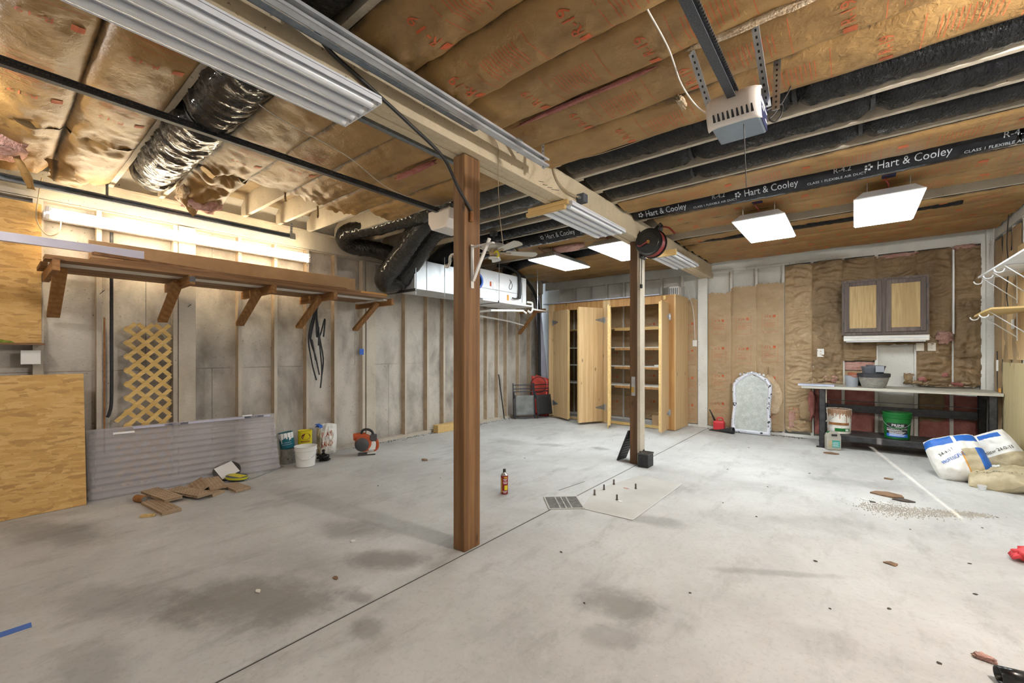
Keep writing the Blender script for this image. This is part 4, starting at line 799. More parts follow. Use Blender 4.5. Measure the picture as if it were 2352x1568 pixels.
tag(MB().tube(smooth_path([(-1.95, 3.10, 3.03), (-1.6, 3.11, 3.0), (-1.2, 3.12, 3.01), (-.8, 3.10, 3.02), (-.62, 2.9, 2.9), (-.6, 2.68, 2.72)]), .003, 5).build('thin_wire', 'cable_tan'), 'thin brown wire strung along the joist to the white and grey opener', 'wire')

# ================================================================ plywood storage closet on the back wall
cl = thing('storage_closet', (-3.85, 8.1, 0), 'tall plywood storage closet with open doors in the far corner', 'closet')
YC = 7.75
MB().box(-2.50, -2.48, YC, YB - .01, .01, 2.45).build('side_panel', 'plywood', cl, bevel=.002)
MB().box(-5.20, -5.18, YC, YB - .01, .01, 2.45).build('side_panel', 'plywood', cl, bevel=.002)
for x0, x1, m in ((-5.18, -5.05, 'plywood'), (-3.90, -3.75, 'plywood'), (-2.62, -2.50, 'plywood_dark')): MB().box(x0, x1, YC, YC + .03, .01, 2.45).build('stile', m, cl, bevel=.002)
MB().box(-5.05, -3.90, YC, YC + .03, 2.30, 2.45).build('head_rail', 'plywood_dark', cl); MB().box(-3.75, -2.62, YC, YC + .03, 2.30, 2.45).build('head_rail', 'plywood_dark', cl)
MB().box(-5.05, -3.90, YC, YC + .04, .01, .06).build('sill', 'plywood', cl); MB().box(-3.75, -2.62, YC, YC + .04, .01, .06).build('sill', 'lumber_pale', cl)
MB().box(-5.18, -2.50, YC + .02, YB - .02, 2.43, 2.45).build('top_board', 'plywood', cl)
for x in (-3.32, -2.68): MB().box(x, x + .045, YC - .06, YC, 2.36, 2.43).build('door_stop', 'lumber_pale', cl, bevel=.002)
for z in (.765, 1.142, 1.512, 1.90):
    MB().box(-5.17, -2.51, YC + .2, YB - .04, z - .018, z).build('shelf_board', 'white_dusty' if z < 1.8 else 'lumber_pale', cl, bevel=.001)
    MB().box(-3.74, -2.64, YC + .195, YC + .22, z - .06, z - .018).build('shelf_cleat', 'plywood_dark' if z < 1.8 else 'lumber_pale', cl)
for s, (hx, ang, sgn) in enumerate(((-5.055, -28, 1), (-3.895, 64, -1), (-3.755, -66, 1), (-2.615, 97, -1))):
    M_ = T(hx, YC - .002, 0, 0, 0, math.radians(ang)); w = (.60, .60, .58, .58)[s]
    d = MB().box(min(0, sgn * w), max(0, sgn * w), -.02, 0, .045 if s != 2 else .01, 2.29, M_).build('door', ('plywood', 'plywood', 'lumber_pale', 'plywood')[s], cl, bevel=.002)
    fr = MB()
    for a, b in ((.005, .07), (w - .07, w - .005)): fr.box(min(sgn * a, sgn * b), max(sgn * a, sgn * b), 0, .032, .06, 2.27, M_)
    for z in (.06, 2.2): fr.box(min(sgn * .07, sgn * (w - .07)), max(sgn * .07, sgn * (w - .07)), 0, .032, z, z + .07, M_)
    fr.build('door_brace', 'lumber_pale', d)
    for z in (.32, 2.05):
        h = MB().prism([(sgn * .0, -.055), (sgn * .03, -.045), (sgn * .20, -.010), (sgn * .20, .010), (sgn * .03, .045), (sgn * .0, .055)], .0, .004, M_ @ frame((0, -.0205, z), (1, 0, 0), (0, 0, 1)))
        h = h.build('strap_hinge', 'galv', d)
        MB().box(-sgn * .05 if sgn > 0 else .0, .0 if sgn > 0 else .05, YC - .006, YC - .001, z - .06, z + .06, Matrix.Translation((hx, 0, 0))).build('hinge_leaf', 'galv', h)
bxx = thing('cardboard_box', (-2.85, 8.1, .06), 'small open cardboard box on the closet floor', 'box')
MB().box(-3.0, -2.72, 8.0, 8.25, .012, .025).box(-3.0, -2.99, 8.0, 8.25, .025, .22).box(-2.73, -2.72, 8.0, 8.25, .025, .22).box(-2.99, -2.73, 8.0, 8.01, .025, .22).box(-2.99, -2.73, 8.24, 8.25, .025, .22).build('carton', 'cardboard', bxx)
MB().bar((-3.0, 8.12, .22), (-3.09, 8.12, .17), .24, .005).build('flap', 'cardboard', bxx); MB().bar((-2.86, 8.0, .22), (-2.86, 7.94, .28), .26, .005).build('flap', 'cardboard', bxx)
tag(MB().box(-2.95, -2.66, YC + .22, YC + .4, 1.143, 1.17).build('white_tray', 'white_plastic', bevel=.006), 'flat white tray on the middle shelf of the closet', 'tray')
tag(MB().box(-5.30, -2.75, YC - .07, YC + .25, 2.452, 2.468).build('blue_sheet', 'pale_blue_sheet', bevel=.002), 'thin pale blue sheet lying along the top of the closet', 'sheet')
tag(MB().box(-4.95, -4.30, YC - .01, YC + .3, 2.470, 2.484).build('brown_board', 'shelf_wood'), 'short brown board lying on the blue sheet atop the closet', 'board')
ub = thing('bug_zapper', (-2.66, 8.3, 2.45), 'white perforated box with a sloped top standing on the closet', 'box')
MB().box(-2.75, -2.57, 8.2, 8.38, 2.46, 2.66).build('body', 'white_plastic', ub, bevel=.006)
MB().add([(-2.76, 8.19, 2.66), (-2.56, 8.19, 2.66), (-2.56, 8.39, 2.66), (-2.76, 8.39, 2.66), (-2.70, 8.26, 2.72), (-2.62, 8.26, 2.72), (-2.62, 8.32, 2.72), (-2.70, 8.32, 2.72)], [(0, 1, 5, 4), (1, 2, 6, 5), (2, 3, 7, 6), (3, 0, 4, 7), (4, 5, 6, 7)]).build('hood', 'white_plastic', ub)
gr = MB()
for i in range(5): gr.box(-2.735 + i * .034, -2.722 + i * .034, 8.197, 8.2, 2.50, 2.63)
gr.build('grille', 'dark_grey', ub)
tag(MB().tube(smooth_path([(-2.57, 8.3, 2.63), (-2.5, 8.4, 2.68), (-2.48, 8.46, 2.55), (-2.40, 8.47, 2.3), (-2.36, 8.465, 2.0), (-2.35, 8.465, 1.65)]), .007, 8).build('white_cable', 'cable_white', smooth=True), 'white cable running from the closet top down to the socket on the wall post', 'cable')
def plate(name, M_, label, w=.075, h=.12, sockets=2, m='white_plastic'):
    t = thing(name, M_.translation, label, 'outlet')
    MB().box(-w / 2, w / 2, -h / 2, h / 2, 0, .006, M_).build('cover_plate', m, t, bevel=.003)
    for i in range(sockets):
        yy = (i - (sockets - 1) / 2) * .042
        f = MB().lathe([(.016, .006), (.016, .009)], 14, M_ @ Matrix.Translation((0, yy, 0))).build('socket_face', 'ivory', t)
        MB().box(-.007, -.004, yy - .004, yy + .006, .009, .0095, M_).box(.004, .007, yy - .004, yy + .006, .009, .0095, M_).build('slot', 'black_print', f)
    return t
BW = lambda x, z, y=YB - .035: frame((x, y, z), (1, 0, 0), (0, 0, 1))
plate('wall_outlet', BW(-2.35, 1.58, YB - .035), 'white outlet box beside the wall post next to the closet', .08, .12, 0)
plate('wall_outlet', BW(-.415, 1.40, YB - .04), 'white double outlet on the kraft wall left of the wall cabinet', .09, .13)
plate('wall_switch', BW(.745, 1.485, YB - .04), 'ivory switch plate under the right end of the wall cabinet', .085, .115, 0, 'ivory')
plate('wall_outlet', BW(.865, 1.485, YB - .045), 'ivory double outlet on the kraft wall just right of the switch plate', .085, .115, 2, 'ivory')
plate('wall_outlet', frame((XL + .06, .265, 1.36), (0, 1, 0), (0, 0, 1)), 'square white cover plate under the upper OSB sheet on the left wall', .12, .125, 0)
bs = plate('wall_outlet', frame((XL + .02, 3.57, 1.415), (0, 1, 0), (0, 0, 1)), 'small blue outlet box on the left wall post', .07, .09, 0, 'blue_plastic')

# ================================================================ long timber shelf on the left wall
sh = thing('wall_shelf', (-5.4, 2.0, 1.7), 'long brown timber shelf on five diagonal brackets along the left wall', 'shelf')
XO = -4.90
for i, y in enumerate((.36, 1.245, 1.98, 2.68, 3.50)):
    MB().box(XL + .002, XO, y - .022, y + .022, 2.05, 2.138).build('bracket_arm', 'bracket_wood', sh, bevel=.003)
    MB().bar((XL + .03, y - .044 if i else y + .044, 1.74), (-5.18, y - .044 if i else y + .044, 2.10), .04, .085, (1, 0, .9)).build('bracket_brace', 'bracket_wood', sh, bevel=.003)
MB().box(XO - .012, XO + .004, 1.222, 1.268, 2.075, 2.125).build('end_tag', 'steel_dark', sh)
for x0, x1, y0, y1, m in ((-5.10, -4.92, .30, 3.42, 'shelf_wood'), (-5.30, -5.12, .34, 3.40, 'white_dusty'), (-5.52, -5.32, .30, 3.44, 'shelf_wood'), (-5.74, -5.54, .3, 3.42, 'shelf_wood')):
    MB().box(x0, x1, y0, y1, 2.138, 2.172).build('shelf_plank', m, sh, bevel=.002)
MB().box(-5.7, -5.0, 3.42, 3.56, 2.115, 2.13).build('white_end_board', 'white_dusty', sh)
loose = [(-5.06, -4.95, .56, 3.05, 2.173, 2.198, 'shelf_wood', 'brown plank lying along the front edge of the long timber shelf'),
         (-5.14, -5.02, .78, 2.9, 2.20, 2.222, 'shelf_wood', 'second brown plank stacked on the front plank of the long shelf'),
         (-5.22, -5.10, 1.1, 3.25, 2.173, 2.197, 'cardboard', 'tan strip board in the middle of the long shelf load'),
         (-5.30, -5.20, .70, 1.75, 2.225, 2.245, 'shelf_wood', 'short brown trim piece lying loose on the long shelf'),
         (-5.46, -5.42, .60, 3.25, 2.175, 2.43, 'cardboard', 'tall tan plank standing on edge along the back of the long shelf'),
         (-5.40, -5.30, 2.2, 3.0, 2.21, 2.232, 'bracket_wood', 'dark offcut on the right part of the long shelf load'),
         (-5.2, -5.1, 3.0, 3.55, 2.20, 2.225, 'orange', 'short orange offcut at the right end of the long shelf load')]
for x0, x1, y0, y1, z0, z1, m, lab in loose: tag(MB().box(x0, x1, y0, y1, z0, z1).build('loose_board', m, bevel=.002), lab, 'board')
tag(MB().box(-5.09, -5.05, -.6, .92, 2.255, 2.325).build('pale_trim', 'lavender', bevel=.003), 'long lavender trim board sticking out past the left end of the shelf', 'board')
tag(MB().bar((-5.0, .58, 2.24), (-5.3, 1.7, 2.25), .05, .025).build('trim_strip', 'shelf_wood'), 'thin brown moulding laid askew on the long shelf', 'board')
tag(MB().box(-5.53, -5.49, 1.3, 1.75, 2.18, 2.31).build('white_offcut', 'lavender'), 'white offcut standing behind the tall tan plank on the shelf', 'board')

# ================================================================ OSB sheets and things along the left wall
tag(MB().box(XL + .002, XL + .014, YF, .332, 1.49, 2.755).build('osb_panel', 'osb'), 'upper OSB sheet fixed high on the left wall', 'OSB sheet')
MM = frame((-5.515, -.62, .002), (0, 1, 0), (-.158, 0, 1))
tag(MB().box(0, 1.215, 0, 1.215, -.006, .006, MM).build('osb_panel', 'osb'), 'lower OSB sheet leaning against the left wall from the floor', 'OSB sheet')
tag(MB().box(XL + .014, XL + .15, YF, .345, 1.47, 1.486).build('ledge_board', 'shelf_wood'), 'narrow brown ledge under the upper OSB sheet', 'ledge')
tag(MB().grid(24, 4, lambda a, b: Vector((XL + .05 + .05 * b, -.35 + .52 * a, 1.487 + (.035 + .018 * nz(a * 22, b * 3)) * math.sin(PI * b) * math.sin(PI * a) ** .4))).build('green_garland', 'green_cloth', smooth=True, solid=.004), 'crumpled green garland lying on the brown ledge', 'garland')
la = thing('lattice_panel', (-5.74, 1.08, .6), 'pale wood garden lattice leaning on the left wall behind the clear sheets', 'lattice')
def clip_seg(p, q, poly):
    t0, t1 = 0., 1.; d = (q[0] - p[0], q[1] - p[1])
    for (ax, ay, c) in poly:                # keep ax*x+ay*y<=c
        den = ax * d[0] + ay * d[1]; num = c - ax * p[0] - ay * p[1]
        if abs(den) < 1e-9:
            if num < 0: return None
        elif den > 0: t1 = min(t1, num / den)
        else: t0 = max(t0, num / den)
    return (t0, t1) if t1 - t0 > .02 else None
poly = [(-1, 0, -.90), (1, 0, 1.268), (0, 1, 1.70), (0, -1, -.06)]
for s in (1, -1):
    for i in range(-14, 24):
        c = i * .140; p = (.4, c if s > 0 else c + .9); q = (1.8, p[1] + s * 1.4)
        pl = poly if not (s > 0) else [(-1, 0, -.83 if c < .35 else -.90)] + poly[1:]
        r = clip_seg(p, q, pl)
        if not r: continue
        a = [(p[0] + (q[0] - p[0]) * t, p[1] + (q[1] - p[1]) * t) for t in r]
        x = -5.755 if s > 0 else -5.764
        MB().bar((x + .0, a[0][0], a[0][1]), (x, a[1][0], a[1][1]), .038, .008, (1, 0, 0)).build('lattice_slat', 'lattice_wood', la)
tag(MB().tube(smooth_path([(-5.77, .80, 2.6), (-5.77, .80, 1.6), (-5.77, .80, .95), (-5.775, .785, .80), (-5.78, .77, .76)]), .014, 8).build('black_pipe', 'black_rubber', smooth=True), 'thin black pipe hanging down the left wall beside the lattice', 'pipe')
tag(MB().box(XL + .003, XL + .012, .745, .757, .4, 1.75).build('dark_strip', 'rust'), 'thin rusty strip nailed beside the stud left of the lattice', 'strip')
cg = 'black tubes hanging from the shelf bracket'
for i, (y, zb, w) in enumerate(((2.83, 1.03, -.09), (2.87, 1.10, -.07), (2.90, 1.06, .06), (2.885, .92, .05), (2.86, 1.5, .02), (2.93, 1.62, .05), (2.82, 1.3, -.06))):
    tag(MB().tube(smooth_path([(-5.60 + .01 * i, 2.76 + .01 * i, 2.14), (-5.66, 2.80 + .005 * i, 2.0), (-5.71, 2.83 + w, 1.62), (-5.70, y + w * .6, zb + .25), (-5.68, y, zb)]), .010, 8).build('hanging_tube', 'black_rubber', smooth=True), 'black rubber tube hanging from a shelf bracket, %s of its bunch' % ('leftmost', 'second from the left', 'right-hand long one', 'longest and lowest', 'shortest middle one', 'shortest right one', 'short left one')[i], 'tube', cg)
# corrugated clear sheets
cs = thing('corrugated_sheets', (-5.55, 1.45, 0), 'stack of clear corrugated plastic sheets leaning on the left wall', 'plastic sheets')
for i in range(3):
    o = i * .012; a = Vector((-5.66 + o + .035, .62 + i * .012, .004)); b = Vector((-5.42 + o + .03 - .05, 2.26 - i * .01, .004)); top = Vector((-.17 - o * .5, 0, .645))
    nrm = (b - a).cross(top).normalized()
    MB().grid(3, 70, lambda u, v: a.lerp(b, u) + top * v + nrm * (.009 * math.sin(v * 2 * PI * 10.5) + .01)).build('plastic_sheet', 'polycarbonate', cs, smooth=True)
a = Vector((-5.60, .66, .004)); b = Vector((-5.40, 2.22, .004)); top = Vector((-.19, 0, .645)); nrm = (b - a).cross(top).normalized()
f = lambda u, v: a + (b - a).normalized() * u + top.normalized() * v + nrm * .034
mb = MB(); put_rect(mb, f, .30, 1.55, .638, .662); mb.build('label_band', 'lavender', cs)
mb = MB(); put_rect(mb, f, .55, .75, .639, .661); put_rect(mb, f, 1.28, 1.48, .639, .661); mb2 = mb.build('label_block', 'navy', cs)
f2 = lambda u, v: f(u, v) + nrm * .001
mb = MB(); put_text(mb, 'PALRUF', f2, .65, .65, .02); put_text(mb, 'PALRUF', f2, 1.38, .65, .02); mb.build('label_text', 'white_print', cs)
for q in ((.15, .31, .60, .62), (1.26, 1.36, .665, .68)): mb = MB(); put_rect(mb, f, *q); mb.build('sticker', 'white_print', cs)

# ================================================================ wall cabinet
wc = thing('wall_cabinet', (.33, 8.35, 1.66), 'dark framed two-door wall cabinet hung on the back wall', 'cabinet')
X0, X1, YW = -.14, .815, 8.2
MB().box(X0, X1, YW + .02, YB - .03, 1.665, 2.487).build('carcass', 'cab_frame', wc, bevel=.003)
ff = MB()
for x0, x1, z0, z1 in ((X0, X0 + .045, 1.665, 2.487), (X1 - .045, X1, 1.665, 2.487), (.305, .375, 1.665, 2.487)): ff.box(x0, x1, YW, YW + .02, z0, z1)
for x0, x1 in ((X0 + .045, .305), (.375, X1 - .045)): ff.box(x0, x1, YW, YW + .02, 1.665, 1.71).box(x0, x1, YW, YW + .02, 2.44, 2.487)
ff.build('face_frame', 'cab_frame', wc)
for x0, x1, hx in ((X0 + .03, .318, X0 + .022), (.362, X1 - .03, X1 - .022)):
    z0, z1 = 1.705, 2.455; d = MB().box(x0 + .055, x1 - .055, YW - .012, YW - .004, z0 + .055, z1 - .055).build('door_panel', 'cab_panel', wc)
    fr = MB()
    for a, b, c, e in ((x0, x0 + .06, z0, z1), (x1 - .06, x1, z0, z1), (x0 + .06, x1 - .06, z0, z0 + .06), (x0 + .06, x1 - .06, z1 - .06, z1)): fr.box(a, b, YW - .022, YW - .002, c, e)
    fr.build('door_frame', 'cab_frame', d, bevel=.005)
    for z in (z0 + .12, z1 - .12): MB().box(hx - .008, hx + .008, YW - .012, YW - .001, z - .03, z + .03).build('hinge', 'steel_dark', d, bevel=.002)
ul = thing('under_cabinet_light', (.34, 8.3, 1.6), 'grey metal strip light housing under the wall cabinet', 'strip light')
MB().box(X0 + .02, X1 + .01, YW + .03, YW + .15, 1.575, 1.662).build('housing', 'white_dusty', ul, bevel=.012)
MB().box(X0 + .015, X1 + .015, YW + .02, YW + .035, 1.615, 1.622).build('trim_bead', 'galv', ul)
MB().tube([(X0 + .05, YW + .06, 1.57), (X1 - .03, YW + .06, 1.57)], .012, 10).build('lamp_tube', 'tube_off', ul, smooth=True, angle=40)

# ================================================================ workbench
wk = thing('workbench', (.38, 8.1, 0), 'workbench with worn white top and black steel frame on the back wall', 'workbench')
BX0, BX1, BY0, BY1, BZ = -.64, 1.42, 7.75, 8.44, .905
MB().box(BX0 + .02, BX1, BY0, BY1, BZ - .038, BZ).build('bench_top', 'bench_top', wk, bevel=.004)
for x in (-.40, 1.30):
    for y in (BY0 + .03, BY1 - .10):
        c = MB().box(x, x + .006, y, y + .07, .006, BZ - .038).box(x, x + .075, y, y + .006, .006, BZ - .038).box(x + .069, x + .075, y, y + .07, .006, BZ - .038)
        lg = c.build('leg', 'steel_black', wk, bevel=.001)
        MB().box(x - .035, x + .11, y - .025, y + .09, .0, .006).build('foot_plate', 'steel_dark', lg)
    MB().box(x + .01, x + .06, BY0 + .1, BY1 - .1, BZ - .10, BZ - .04).build('end_rail', 'steel_black', wk); MB().box(x + .01, x + .06, BY0 + .1, BY1 - .1, .14, .20).build('end_rail', 'steel_black', wk)
for y, z0, z1 in ((BY1 - .08, .49, .60), (BY0 + .06, .12, .20), (BY1 - .08, .12, .2)):
    MB().box(-.325, 1.30, y, y + .035, z0, z1).build('long_rail', 'steel_black', wk, bevel=.006)
MB().tube([(-.33, BY0 + .2, .70), (1.30, BY0 + .2, .69)], .005, 6).build('tie_rod', 'steel_black', wk)
MB().box(-.32, 1.29, BY0 + .06, BY1 - .08, .20, .21).build('lower_shelf', 'steel_dark', wk)
MB().box(-.34, -.31, BY0 + .08, BY0 + .15, .66, .86).build('wood_block', 'joist_dusty', wk)
tag(MB().box(-.66, -.22, BY0 - .01, BY0 + .27, BZ + .001, BZ + .022).build('blue_board', 'pale_blue_sheet', bevel=.003), 'pale blue board lying on the left end of the workbench', 'board')
# pots on the bench
pt = thing('grey_flower_pot', (-.02, 7.95, BZ), 'small light grey flower pot standing on the workbench', 'flower pot')
MB().lathe([(.066, 0), (.068, .004), (.084, .15), (.088, .152), (.088, .165), (.082, .165), (.079, .15), (.064, .01), (.001, .01)], 28, T(-.02, 7.95, BZ + .001), False).build('pot', 'pot_grey', pt, smooth=True, angle=40)
MB().lathe([(.001, .0), (.03, 0), (.065, .09), (.07, .09), (.06, .07)], 24, T(-.02, 7.95, BZ + .10, .35, .2), False).build('inner_pot', 'terracotta', pt, smooth=True)
ps = thing('plastic_saucer', (.07, 8.08, BZ), 'dark plastic plant saucer propped on edge behind the grey flower pot', 'saucer')
SM = frame((.075, 8.07, BZ + .095), (1, .25, 0), (0, .35, 1))
MB().lathe([(.001, 0), (.075, 0), (.092, .02), (.096, .02), (.078, -.006), (.001, -.006)], 28, SM, False).build('dish', 'pot_dark', ps, smooth=True, angle=40)
for i in range(5): MB().box(.03, .075, -.006, .006, .0, .006, SM @ Matrix.Rotation(i * 2 * PI / 5, 4, 'Z')).build('rib', 'steel_dark', ps)
wp = thing('woven_pot', (.22, 7.93, BZ), 'large round woven plastic pot on the workbench', 'flower pot')
prof = [(.105 + .065 * (i / 36) ** .8 + .004 * math.sin(i * PI), .002 + .165 * i / 36) for i in range(37)]
MB().grid(72, 36, lambda a, b: Vector((0, 0, 0)) + Vector(((lambda r, th, z: (.22 + r * math.cos(th), 7.93 + r * math.sin(th), BZ + z))(.122 + .050 * b ** .85 + .0045 * (1 if (int(round(a * 72)) // 2 + int(round(b * 36)) // 2) % 2 else -1), 2 * PI * a, .002 + .165 * b))), cu=True).build('woven_body', 'weave', wp)
MB().lathe([(.168, .150), (.182, .155), (.185, .198), (.176, .205), (.165, .198), (.11, .02), (.001, .02)], 36, T(.22, 7.93, BZ), False).build('rim', 'pot_dark', wp, smooth=True, angle=40)
tr = thing('seed_trays', (.24, 7.95, BZ + .19), 'stack of slate plastic nursery pots sitting inside the woven pot', 'plant pots')
MB().lathe([(.08, 0), (.105, .12), (.11, .12), (.11, .14), (.10, .14), (.08, .03), (.001, .03)], 16, T(.19, 7.95, BZ + .16), False).build('pot', 'pot_slate', tr); MB().lathe([(.08, 0), (.105, .12), (.11, .12), (.11, .14), (.10, .14), (.08, .03), (.001, .03)], 16, T(.24, 7.96, BZ + .175, 0, .05), False).build('pot', 'pot_slate', tr)
MB().box(.24, .33, 7.835, 7.842, BZ + .225, BZ + .31).build('plant_label', 'pot_grey', tr, bevel=.02)

# ================================================================ shelves on the right wall
for nm, x0, y0, y1, z, m, lab in (('wall_shelf', 1.13, 5.2, 7.28, 2.27, 'white_metal', 'white upper wall shelf on wire brackets high on the right wall'), ('wall_shelf', 1.10, 6.45, 7.28, 1.855, 'lumber_pale', 'warped pale wood lower shelf on wire brackets on the right wall')):
    t = thing(nm, (1.3, 6.9, z), lab, 'shelf')
    if z > 2: MB().box(x0, XR - .03, y0, y1, z, z + .018).build('shelf_board', m, t, bevel=.002)
    else: MB().grid(6, 10, lambda a, b: Vector((x0 + (XR - .03 - x0) * a + (.0 if a > .01 else .0), y0 + (y1 - y0) * b, z - .03 * b * b * (1 - a)))).build('shelf_board', m, t, solid=.018)
    for y in (7.22, 6.75, 6.3):
        if z < 2 and y < 6.5: continue
        b = MB(); b.tube([(x0 + .03, y, z - .006), (XR - .04, y, z - .006), (XR - .04, y, z - .32)], .005, 6); b.tube([(x0 + .03, y, z - .01), (XR - .04, y, z - .28)], .005, 6)
        o = b.build('wire_bracket', 'white_metal', t, smooth=True)
        MB().tube([(x0 + .03 - .035 + .035 * math.cos(q), y, z - .02 - .02 + .035 * math.sin(q)) for q in [-.0 - PI * k / 10 for k in range(11)]], .006, 6).build('hook', 'white_metal', o, smooth=True)
rp = thing('shelf_standard', (1.09, YB - .04, 2.2), 'thin white slotted shelf upright on the back wall near the corner', 'shelf upright')
MB().box(1.073, 1.09, YB - .06, YB - .045, 1.66, 2.83).build('upright', 'white_metal', rp)
ec = thing('inline_switch', (XR - .05, 8.0, 1.1), 'white inline switch hanging on a black cord on the right wall', 'switch')
MB().box(XR - .06, XR - .04, 7.99, 8.01, 1.17, 1.31).build('body', 'white_plastic', ec, bevel=.006); MB().tube(smooth_path([(XR - .05, 8.0, 1.17), (XR - .05, 8.0, 1.0), (XR - .05, 7.98, .9)]), .005, 6).build('cable', 'cable_black', ec); MB().tube([(XR - .05, 8.0, 1.31), (XR - .05, 8.01, 1.42)], .006, 6).build('cable', 'cable_black', ec)
tag(MB().box(XR - .06, XR - .045, 7.86, 7.92, BZ + .004, BZ + .055).build('red_tag', 'orange', bevel=.002), 'small orange red tag at the right end of the workbench', 'tag')
plate('wall_outlet', frame((XR - .03, 7.42, 1.73), (0, -1, 0), (0, 0, 1)), 'white switch plate on the right wall under the lower shelf', .11, .11, 0)
for i, y in enumerate((7.55, 8.2)):
    tag(MB().tube(smooth_path([(XR - .04, y, 3.02), (XR - .05, y + .02, 2.7), (XR - .045, y - .02, 2.4), (XR - .05, y + .03, 2.1), (XR - .04, y, 1.9)]), .005, 6).build('hanging_wire', 'cable_black' if i == 0 else 'cable_white'), 'black wire trailing down the right wall' if i == 0 else 'cream wire hanging by the corner post', 'wire')
# folding brackets on the near post
br = thing('shelf_bracket', (-2.0, 2.2, 2.0), 'white steel folding shelf bracket screwed to the near post', 'bracket')
MB().box(-2.124, -2.117, 2.17, 2.20, 1.86, 2.17).build('wall_leg', 'white_dusty', br, bevel=.002)
MB().box(-2.117, -1.92, 2.172, 2.198, 2.15, 2.158).build('arm', 'white_dusty', br)
MB().bar((-2.112, 2.185, 1.91), (-1.955, 2.185, 2.19), .026, .012, (1, 0, 0)).build('strut', 'white_dusty', br, bevel=.003)
br2 = thing('shelf_bracket', (-2.3, 2.25, 2.1), 'old white bracket with a curved lip on the left side of the near post', 'bracket')
MB().bar((-2.236, 2.25, 2.16), (-2.40, 2.25, 2.15), .028, .01).build('arm', 'white_dusty', br2)
MB().tube(smooth_path([(-2.40, 2.25, 2.15), (-2.42, 2.25, 2.135), (-2.425, 2.25, 2.09), (-2.445, 2.25, 2.065), (-2.47, 2.25, 2.07), (-2.472, 2.25, 2.085)]), .010, 8).build('lip', 'white_dusty', br2, smooth=True)
MB().bar((-2.39, 2.25, 2.14), (-2.24, 2.25, 1.98), .02, .006).build('strut', 'post_wood', br2)
# lavender board leaning in the corner and the timber arm above it
tag(MB().bar((-5.46, 8.10, .02), (-5.72, 8.03, 2.72), .14, .016, (.25, -1, 0)).build('leaning_board', 'lavender', bevel=.002), 'tall lavender board leaning in the far left corner by the closet', 'board')
ws = thing('timber_bracket', (-5.3, 7.55, 2.1), 'brown timber wall bracket beside the closet top', 'bracket')
MB().box(-5.79, -5.10, 7.46, 7.50, 2.26, 2.34).build('arm', 'bracket_wood', ws, bevel=.003); MB().bar((-5.77, 7.44, 1.82), (-5.30, 7.44, 2.30), .038, .085, (1, 0, .9)).build('brace', 'bracket_wood', ws, bevel=.003)

# ================================================================ things on the floor
def pail(name, x, y, z, r0, r1, h, m, label, cat='bucket', rim='', handle='galv', hang=None, rings=2):
    t = thing(name, (x, y, z), label, cat)
    pr = [(r0 * .9, .0), (r0, .006), (r0 + (r1 - r0) * .78, h * .78)]
    for i in range(rings): q = h * (.80 + .07 * i); pr += [(r1 + .004, q), (r1 + .004, q + .012), (r1 - .002, q + .014)]
    pr += [(r1 + .005, h * .96), (r1 + .006, h), (r1 - .002, h), (r1 - .006, h * .9), (r0 - .006, .012), (.001, .012)]
    MB().lathe(pr, 36, T(x, y, z), False).build('pail', m, t, smooth=True, angle=35)
    if hang is not None:
        c = [Vector((x + (r1 + .008) * math.cos(a), y + (r1 + .008) * math.sin(a), z + h * .83 - h * .40 * math.sin((a - hang + PI / 2) / PI * PI))) for a in [hang - PI / 2 + PI * k / 20 for k in range(21)]]
        MB().tube(c, .0028, 6).build('bail_handle', handle, t, smooth=True); MB().tube(c[7:14], .007, 8).build('grip', m, t, smooth=True)
    return t
CAMA = lambda x, y: math.atan2(-y, -x)          # direction from a thing to the viewer's spot
# solvent can
sc_ = thing('solvent_can', (-2.71, 3.25, 0), 'red and yellow metal can with black cap standing alone on the floor', 'can')
MB().lathe([(.034, 0), (.0365, .004), (.0365, .178), (.034, .184)], 28, T(-2.71, 3.25, 0)).build('body', 'can_red', sc_, smooth=True, angle=40)
MB().lathe([(.035, .184), (.036, .188), (.016, .212), (.0155, .214)], 28, T(-2.71, 3.25, 0)).build('shoulder', 'tin', sc_, smooth=True, angle=40)
MB().lathe([(.014, .214), (.0145, .216), (.0145, .242), (.012, .245)], 16, T(-2.71, 3.25, 0)).build('cap', 'black_rubber', sc_, smooth=True, angle=40)
f = cyl(-2.71, 3.25, .0365)(CAMA(-2.71, 3.25))
mb = MB(); put_rect(mb, f, .0, .034, .045, .09, 6, 1); put_rect(mb, f, -.034, -.026, .02, .16, 2, 1); put_rect(mb, f, -.005, .03, .162, .172, 6, 1); mb.build('yellow_label', 'yellow_print', sc_)
mb = MB()
for z, a, b in ((.148, -.01, .028), (.136, -.008, .02), (.12, -.012, .03), (.108, -.01, .026), (.03, -.02, .03), (.018, -.01, .02)): put_rect(mb, f, a, b, z, z + .005, 6, 1)
mb.build('label_text', 'white_print', sc_)
